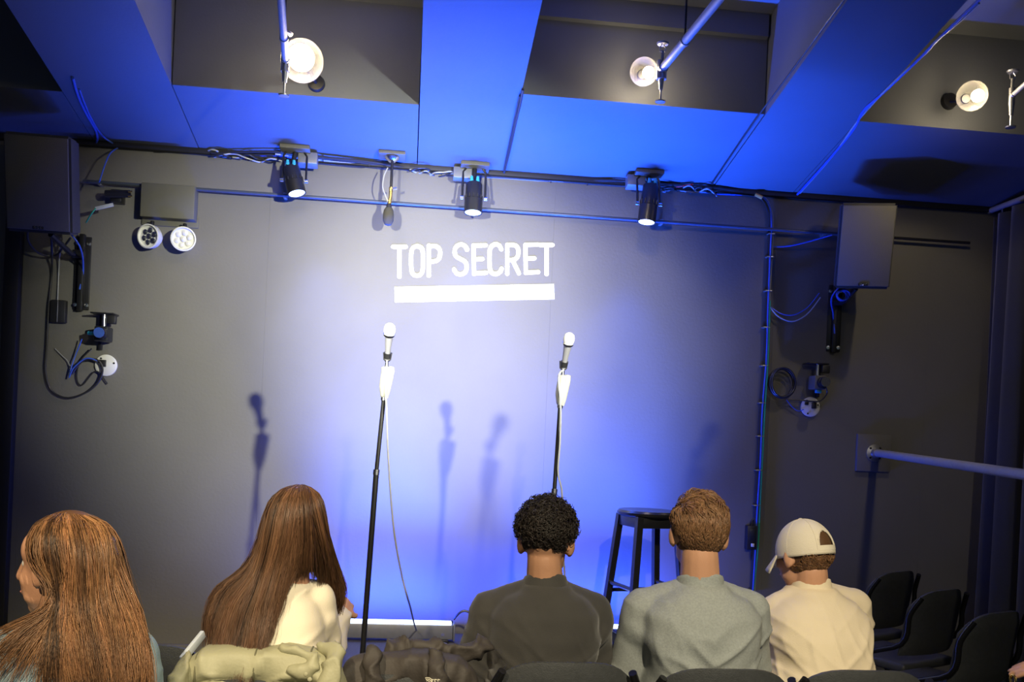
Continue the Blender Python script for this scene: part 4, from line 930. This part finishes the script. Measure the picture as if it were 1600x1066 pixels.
r, Hc, R, Nb, a, fw, pel, hw = person('person in a cream cap and cream t-shirt with curly brown hair at the nape', 3.12, (1254, 866), (1268, 912), (1208, 955), (1340, 952), math.radians(25), math.radians(-13), 0, 'cream', M_skin, 'short', seed=6, armr=1.05, thick=1.12, body_yaw=math.radians(12), hips=(P(1290, 1000, 2.95).x, 2.92, .52))
cap_hair(r, Hc, R, 1, (.079, .099, .098), (0, -.014, .018), 900, (.20, .10, .045), .022, rnd, True, lo=-.75, face=.2, hi=-.36)
# the cap
def dome(th, el, k=1.0): 
    return Hc + R @ V((.086 * k * math.sin(th) * math.cos(el), (-.012 - .106 * k * math.cos(th) * math.cos(el)), .006 + .112 * k * math.sin(el)))
nT, nE = 72, 22; vs, fs = [], []
for j in range(nE + 1):
    el = -.14 + (PI / 2 + .14) * j / nE
    for i in range(nT): vs.append(dome(2 * PI * i / nT, el))
for j in range(nE):
    for i in range(nT):
        th = (2 * PI * (i + .5) / nT + PI) % (2 * PI) - PI; el = -.14 + (PI / 2 + .14) * (j + .5) / nE
        if (th / .42) ** 2 + (max(0, el - .14) / .48) ** 2 < 1 and el > .12: continue
        fs.append((j * nT + i, j * nT + (i + 1) % nT, (j + 1) * nT + (i + 1) % nT, (j + 1) * nT + i))
cp = world_part('cap', MB().add(vs, fs), M_cap, r, sharp=180); sm = cp.modifiers.new('t', 'SOLIDIFY'); sm.thickness = .003; sm.offset = 1
cp['label'] = 'cream baseball cap'
q = world_part('cap_button', MB().ball(dome(0, PI / 2, 1.02), (.008, .008, .005)), M_cap, r)
for k in range(6):
    th = PI / 6 + k * PI / 3; world_part('cap_seam', MB().tube([dome(th, el * PI / 2 / 14, 1.03) for el in range(15)], .0012, 5), M_cap, r)
ar = [dome(.43 * math.cos(t_), .12 + .51 * math.sin(t_), 1.02) for t_ in [PI * k / 16 for k in range(17)]]; world_part('cap_arch_hem', MB().tube(ar, .0028, 6), M_cap, r)
world_part('cap_strap', MB().add([dome(-.5 + k / 20, el, 1.035) for k in range(21) for el in (-.03, .12)], [(2 * k, 2 * k + 2, 2 * k + 3, 2 * k + 1) for k in range(20)]), M_cap, r)
vs, fs = [], []
for j in range(6):
    for i in range(17):
        th = -1.0 + 2.0 * i / 16; k = j / 5; ext = .062 * k * math.cos(th * .9) ** .6
        vs.append(Hc + R @ V((.086 * math.sin(th) * (1 + .1 * k), -.012 + .106 * math.cos(th) + ext, .010 - .012 * k - .035 * k * (math.sin(th) ** 2) - .03 * k)))
fs = [(j * 17 + i, j * 17 + i + 1, (j + 1) * 17 + i + 1, (j + 1) * 17 + i) for j in range(5) for i in range(16)]
br = world_part('cap_brim', MB().add(vs, fs), M_cap, r, sharp=180); sm = br.modifiers.new('t', 'SOLIDIFY'); sm.thickness = .004
# ---- the hand at the edge of the view belongs to someone seated at the right
r, Hc, R, Nb, a, fw, pel, hw = person('person in navy seated beyond the capped man, only a ringed hand reaching in', 2.15, (1850, 850), (1850, 950), (1760, 1010), (1940, 1010), 0, 0, 0, 'navy', M_skin, 'long', seed=9,
  elbows=[P(1735, 1120, 2.2), P(1960, 1180, 2.2)], wrists=[P(1665, 1075, 2.25), P(1900, 1200, 2.4)])
cap_hair(r, Hc, R, 1, (.08, .098, .094), (0, -.012, .03), 900, (.06, .035, .02), .03, rnd)
hd = P(1583, 1062, 2.25); mb = MB(); mb.tube([hd + V((0, math.cos(t_) * .011, math.sin(t_) * .011)) for t_ in [2 * PI * k / 16 for k in range(17)]], .003, 8); world_part('ring', mb, M_gold, r)

# ---- chairs under the audience
def seatfor(px, Y, label, dz=0):
    p = P(px, 1000, Y); return chair(p.x, Y + .02, 0, label, 'occupied front row chairs')
chairs = {}
for k, px, Y, lab in (('w1', 105, 2.3, 'black folding chair under the person in denim'), ('w2', 408, 2.68, 'black folding chair under the khaki jacket and the person in ivory'), ('c', 868, 2.88, 'black folding chair under the curly haired person in black'), ('b', 1098, 2.83, 'black folding chair under the fair haired person in grey'), ('k', 1300, 2.84, 'black folding chair under the capped person'), ('j', 640, 2.72, 'black folding chair with the dark jacket over its back'), ('e', 246, 3.0, 'empty black folding chair between denim jacket and khaki jacket'), ('n', 1850, 2.15, 'black folding chair under the person in navy')):
    chairs[k] = seatfor(px, Y, lab)

# ------------------------------------------------------------------ jackets
def drape(name, top, Y, drop, m, root, puff, nq, seed, m2=None, cols_=()):
    # cloth folded over a chair back; top = outline of its upper edge in the photograph
    tp = smooth_path([P(x, y, Y) for x, y in top], 8); nu = len(tp); nv = 60
    def pt(i, s, lift=0):
        p = tp[i]; yb = (s - .30)
        if yb < 0: z = p.z - .022 + yb * .6; y = .05
        else: y = -.035; z = p.z - .022 - yb * drop
        if abs(yb) < .06: an = yb / .06 * PI / 2; y = .0075 - .0425 * math.sin(an); z = p.z - .022 + .022 * math.cos(an)
        n = noise.noise(V((p.x * 6, s * 3, seed))) * .022 + .016 * (max(0, 1 - abs(noise.noise(V((p.x * 11 + s * 3, s * 5, seed + 3)))) * 2.5) ** 2 - .3)
        q = puff * abs(math.sin(s * PI * nq + .25 * math.sin(p.x * 6))) ** .5
        e = min(1, min(i, nu - 1 - i) / 6)
        return V((p.x, Y + (y - (q + n + lift) * (1 if y < .01 else -1)) * (.35 + .65 * e), z + n * .3))
    vs = [pt(i, j / nv) for i in range(nu) for j in range(nv + 1)]
    fs = [(i * (nv + 1) + j, i * (nv + 1) + j + 1, (i + 1) * (nv + 1) + j + 1, (i + 1) * (nv + 1) + j) for i in range(nu - 1) for j in range(nv)]
    o = world_part(name, MB().add(vs, fs), m, root, sharp=180); sm = o.modifiers.new('t', 'SOLIDIFY'); sm.thickness = .012
    for k in range(3, nq + 1): world_part('seam', MB().tube([pt(i, (k - .25 * math.sin(tp[i].x * 6) / PI) / nq, .001) for i in range(nu)], .0022, 5), m2, root)
    for f in cols_: i = int(f * (nu - 1)); world_part('seam', MB().tube([pt(i, .26 + .5 * j / 20, .002) for j in range(21)], .0025, 5), m2, root)
    return o
def puffy(name, pts, rad, m, root, voxel=.007, ring=9, amp=.008, seed=0):
    path = smooth_path(pts, 6); L_ = len(path); mb = MB()
    rr = [max(.01, (rad[0] + (rad[1] - rad[0]) * i / (L_ - 1))) for i in range(L_)]
    for p, q, ra, rb in zip(path, path[1:], rr, rr[1:]): mb.cap(p, q, ra, rb, 12)
    f = lambda co: amp * 1.4 * (max(0, 1 - abs(noise.noise(V((co.x * 14 + co.z * 8 + seed, co.y * 14, co.z * 18 - co.x * 9)))) * 2.5) ** 2 - .3) ; me = remesh(mb, name, voxel, 4, f); o = link(name, me, m, root); o.matrix_parent_inverse = Matrix.Translation(root.location).inverted(); return o
jk = thing('khaki_jacket', 'khaki quilted jacket draped over the chair back of the person in ivory', 'jacket', P(400, 1066, 2.44))
Yj = 2.46
drape('jacket_body', [(262, 1075), (280, 1048), (300, 1024), (330, 1010), (375, 1008), (420, 1012), (465, 1010), (500, 1016), (528, 1035), (545, 1072)], Yj, .45, M_khaki, jk, .020, 7, 2.0, M_khakid, (.28, .52, .74))
puffy('sleeve', [P(505, 1014, Yj), P(522, 1020, Yj - .03), P(520, 1045, Yj - .06), P(505, 1085, Yj - .07), P(500, 1150, Yj - .06)], (.020, .034), M_khaki, jk, seed=3)
puffy('sleeve', [P(292, 1030, Yj), P(283, 1050, Yj - .05), P(280, 1085, Yj - .06), P(290, 1150, Yj - .05)], (.018, .036), M_khaki, jk, seed=5)
puffy('collar', [P(440, 1014, Yj - .02), P(470, 1020, Yj - .04), P(492, 1032, Yj - .05), P(482, 1050, Yj - .06), P(460, 1046, Yj - .05)], (.012, .016), M_khaki, jk, seed=7)
world_part('lining_edge', MB().box((P(318, 990, Yj + .08) + P(284, 1032, Yj + .0)) / 2, (.022, .012, (P(318, 990, Yj + .08) - P(284, 1032, Yj)).length), .003, (P(318, 990, Yj + .08) - P(284, 1032, Yj)).to_track_quat('Z', 'X').to_matrix()), M_pale, jk)
for x, y in ((478, 1054), (484, 1062)): world_part('snap', MB().ball(P(x, y, Yj - .115), (.006, .003, .006)), M_khaki, jk)
dj = thing('dark_jacket', 'dark brown black jacket hung over the chair back between the ivory and black tops', 'jacket', P(640, 1066, 2.52))
Yd = 2.5
drape('jacket_body', [(530, 1072), (536, 1042), (552, 1026), (580, 1019), (625, 1018), (665, 1020), (700, 1024), (725, 1032), (742, 1050), (752, 1075)], Yd, .45, M_blackjk, dj, .006, 2, 4.0, M_blackm, (.35, .62))
puffy('sleeve', [P(612, 1014, Yd + .05), P(640, 1008, Yd + .06), P(672, 1012, Yd + .06), P(705, 1019, Yd + .07), P(735, 1016, Yd + .08), P(755, 1008, Yd + .1)], (.022, .028), M_blackjk, dj, seed=11, amp=.012)
puffy('fold', [P(583, 1020, Yd - .03), P(582, 1050, Yd - .06), P(585, 1090, Yd - .06)], (.02, .03), M_blackjk, dj, seed=12)
puffy('fold', [P(678, 1022, Yd - .03), P(684, 1050, Yd - .06), P(686, 1090, Yd - .06)], (.016, .028), M_blackjk, dj, seed=13)
mb = MB()
for k in range(3):
    cc = P(668, 1064, Yd - .085); pp = [cc + V((math.cos(t_) * (.006 + k * .004), 0, math.sin(t_) * (.006 + k * .004) - .006)) for t_ in [PI * .1 + PI * .55 * i / 8 for i in range(9)]]; mb.tube(pp, .0011, 6)
for k in range(3):
    cc = P(674 + k * 5, 1062, Yd - .085); mb.tube([cc, cc + V((.002, 0, -.010))], .0013, 6); mb.tube([cc, cc + V((.006, 0, -.001))], .0012, 6)
world_part('stitched_logo', mb, M_embr, dj)

# ------------------------------------------------------------------ sub-parts under the part they belong to
SUB = {'badge_lettering': 'badge', 'lens': 'can', 'cooling_fin': 'can', 'plug': 'can', 'lens_glass': 'lens_barrel', 'lens_ring': 'lens_barrel', 'grip_lever': 'grip', 'grip_ring': 'grip',
       'grille_ring': 'grille', 'hook': 'rod', 'seam': 'jacket_body', 'snap': 'jacket_body', 'stitched_logo': 'jacket_body', 'rocker': 'body', 'panel': 'body', 'light_strip': 'housing',
       'cap_button': 'cap', 'cap_seam': 'cap', 'cap_arch_hem': 'cap', 'cap_strap': 'cap', 'cap_brim': 'cap', 'bracket_knob': 'bracket_shelf', 'clip_arm': 'clip_joint', 'collar': 'shirt', 'flange': 'ceiling_plate'}
for o in list(bpy.data.objects):
    nm = o.name.split('.')[0]
    if o.parent is None or nm not in SUB or o.parent.parent is not None: continue
    for q in bpy.data.objects:
        if q.parent == o.parent and q.name.split('.')[0] == SUB[nm]:
            o.parent = q; o.matrix_parent_inverse = Matrix.Identity(4); break
for o in bpy.data.objects:      # bolts sit on the plate or flange they fasten
    if o.name.split('.')[0] == 'bolt' and o.parent and o.parent.type == 'EMPTY':
        for q in bpy.data.objects:
            if q.parent == o.parent and q.name.split('.')[0] in ('bracket_plate', 'flange'): o.parent = q; o.matrix_parent_inverse = Matrix.Identity(4); break
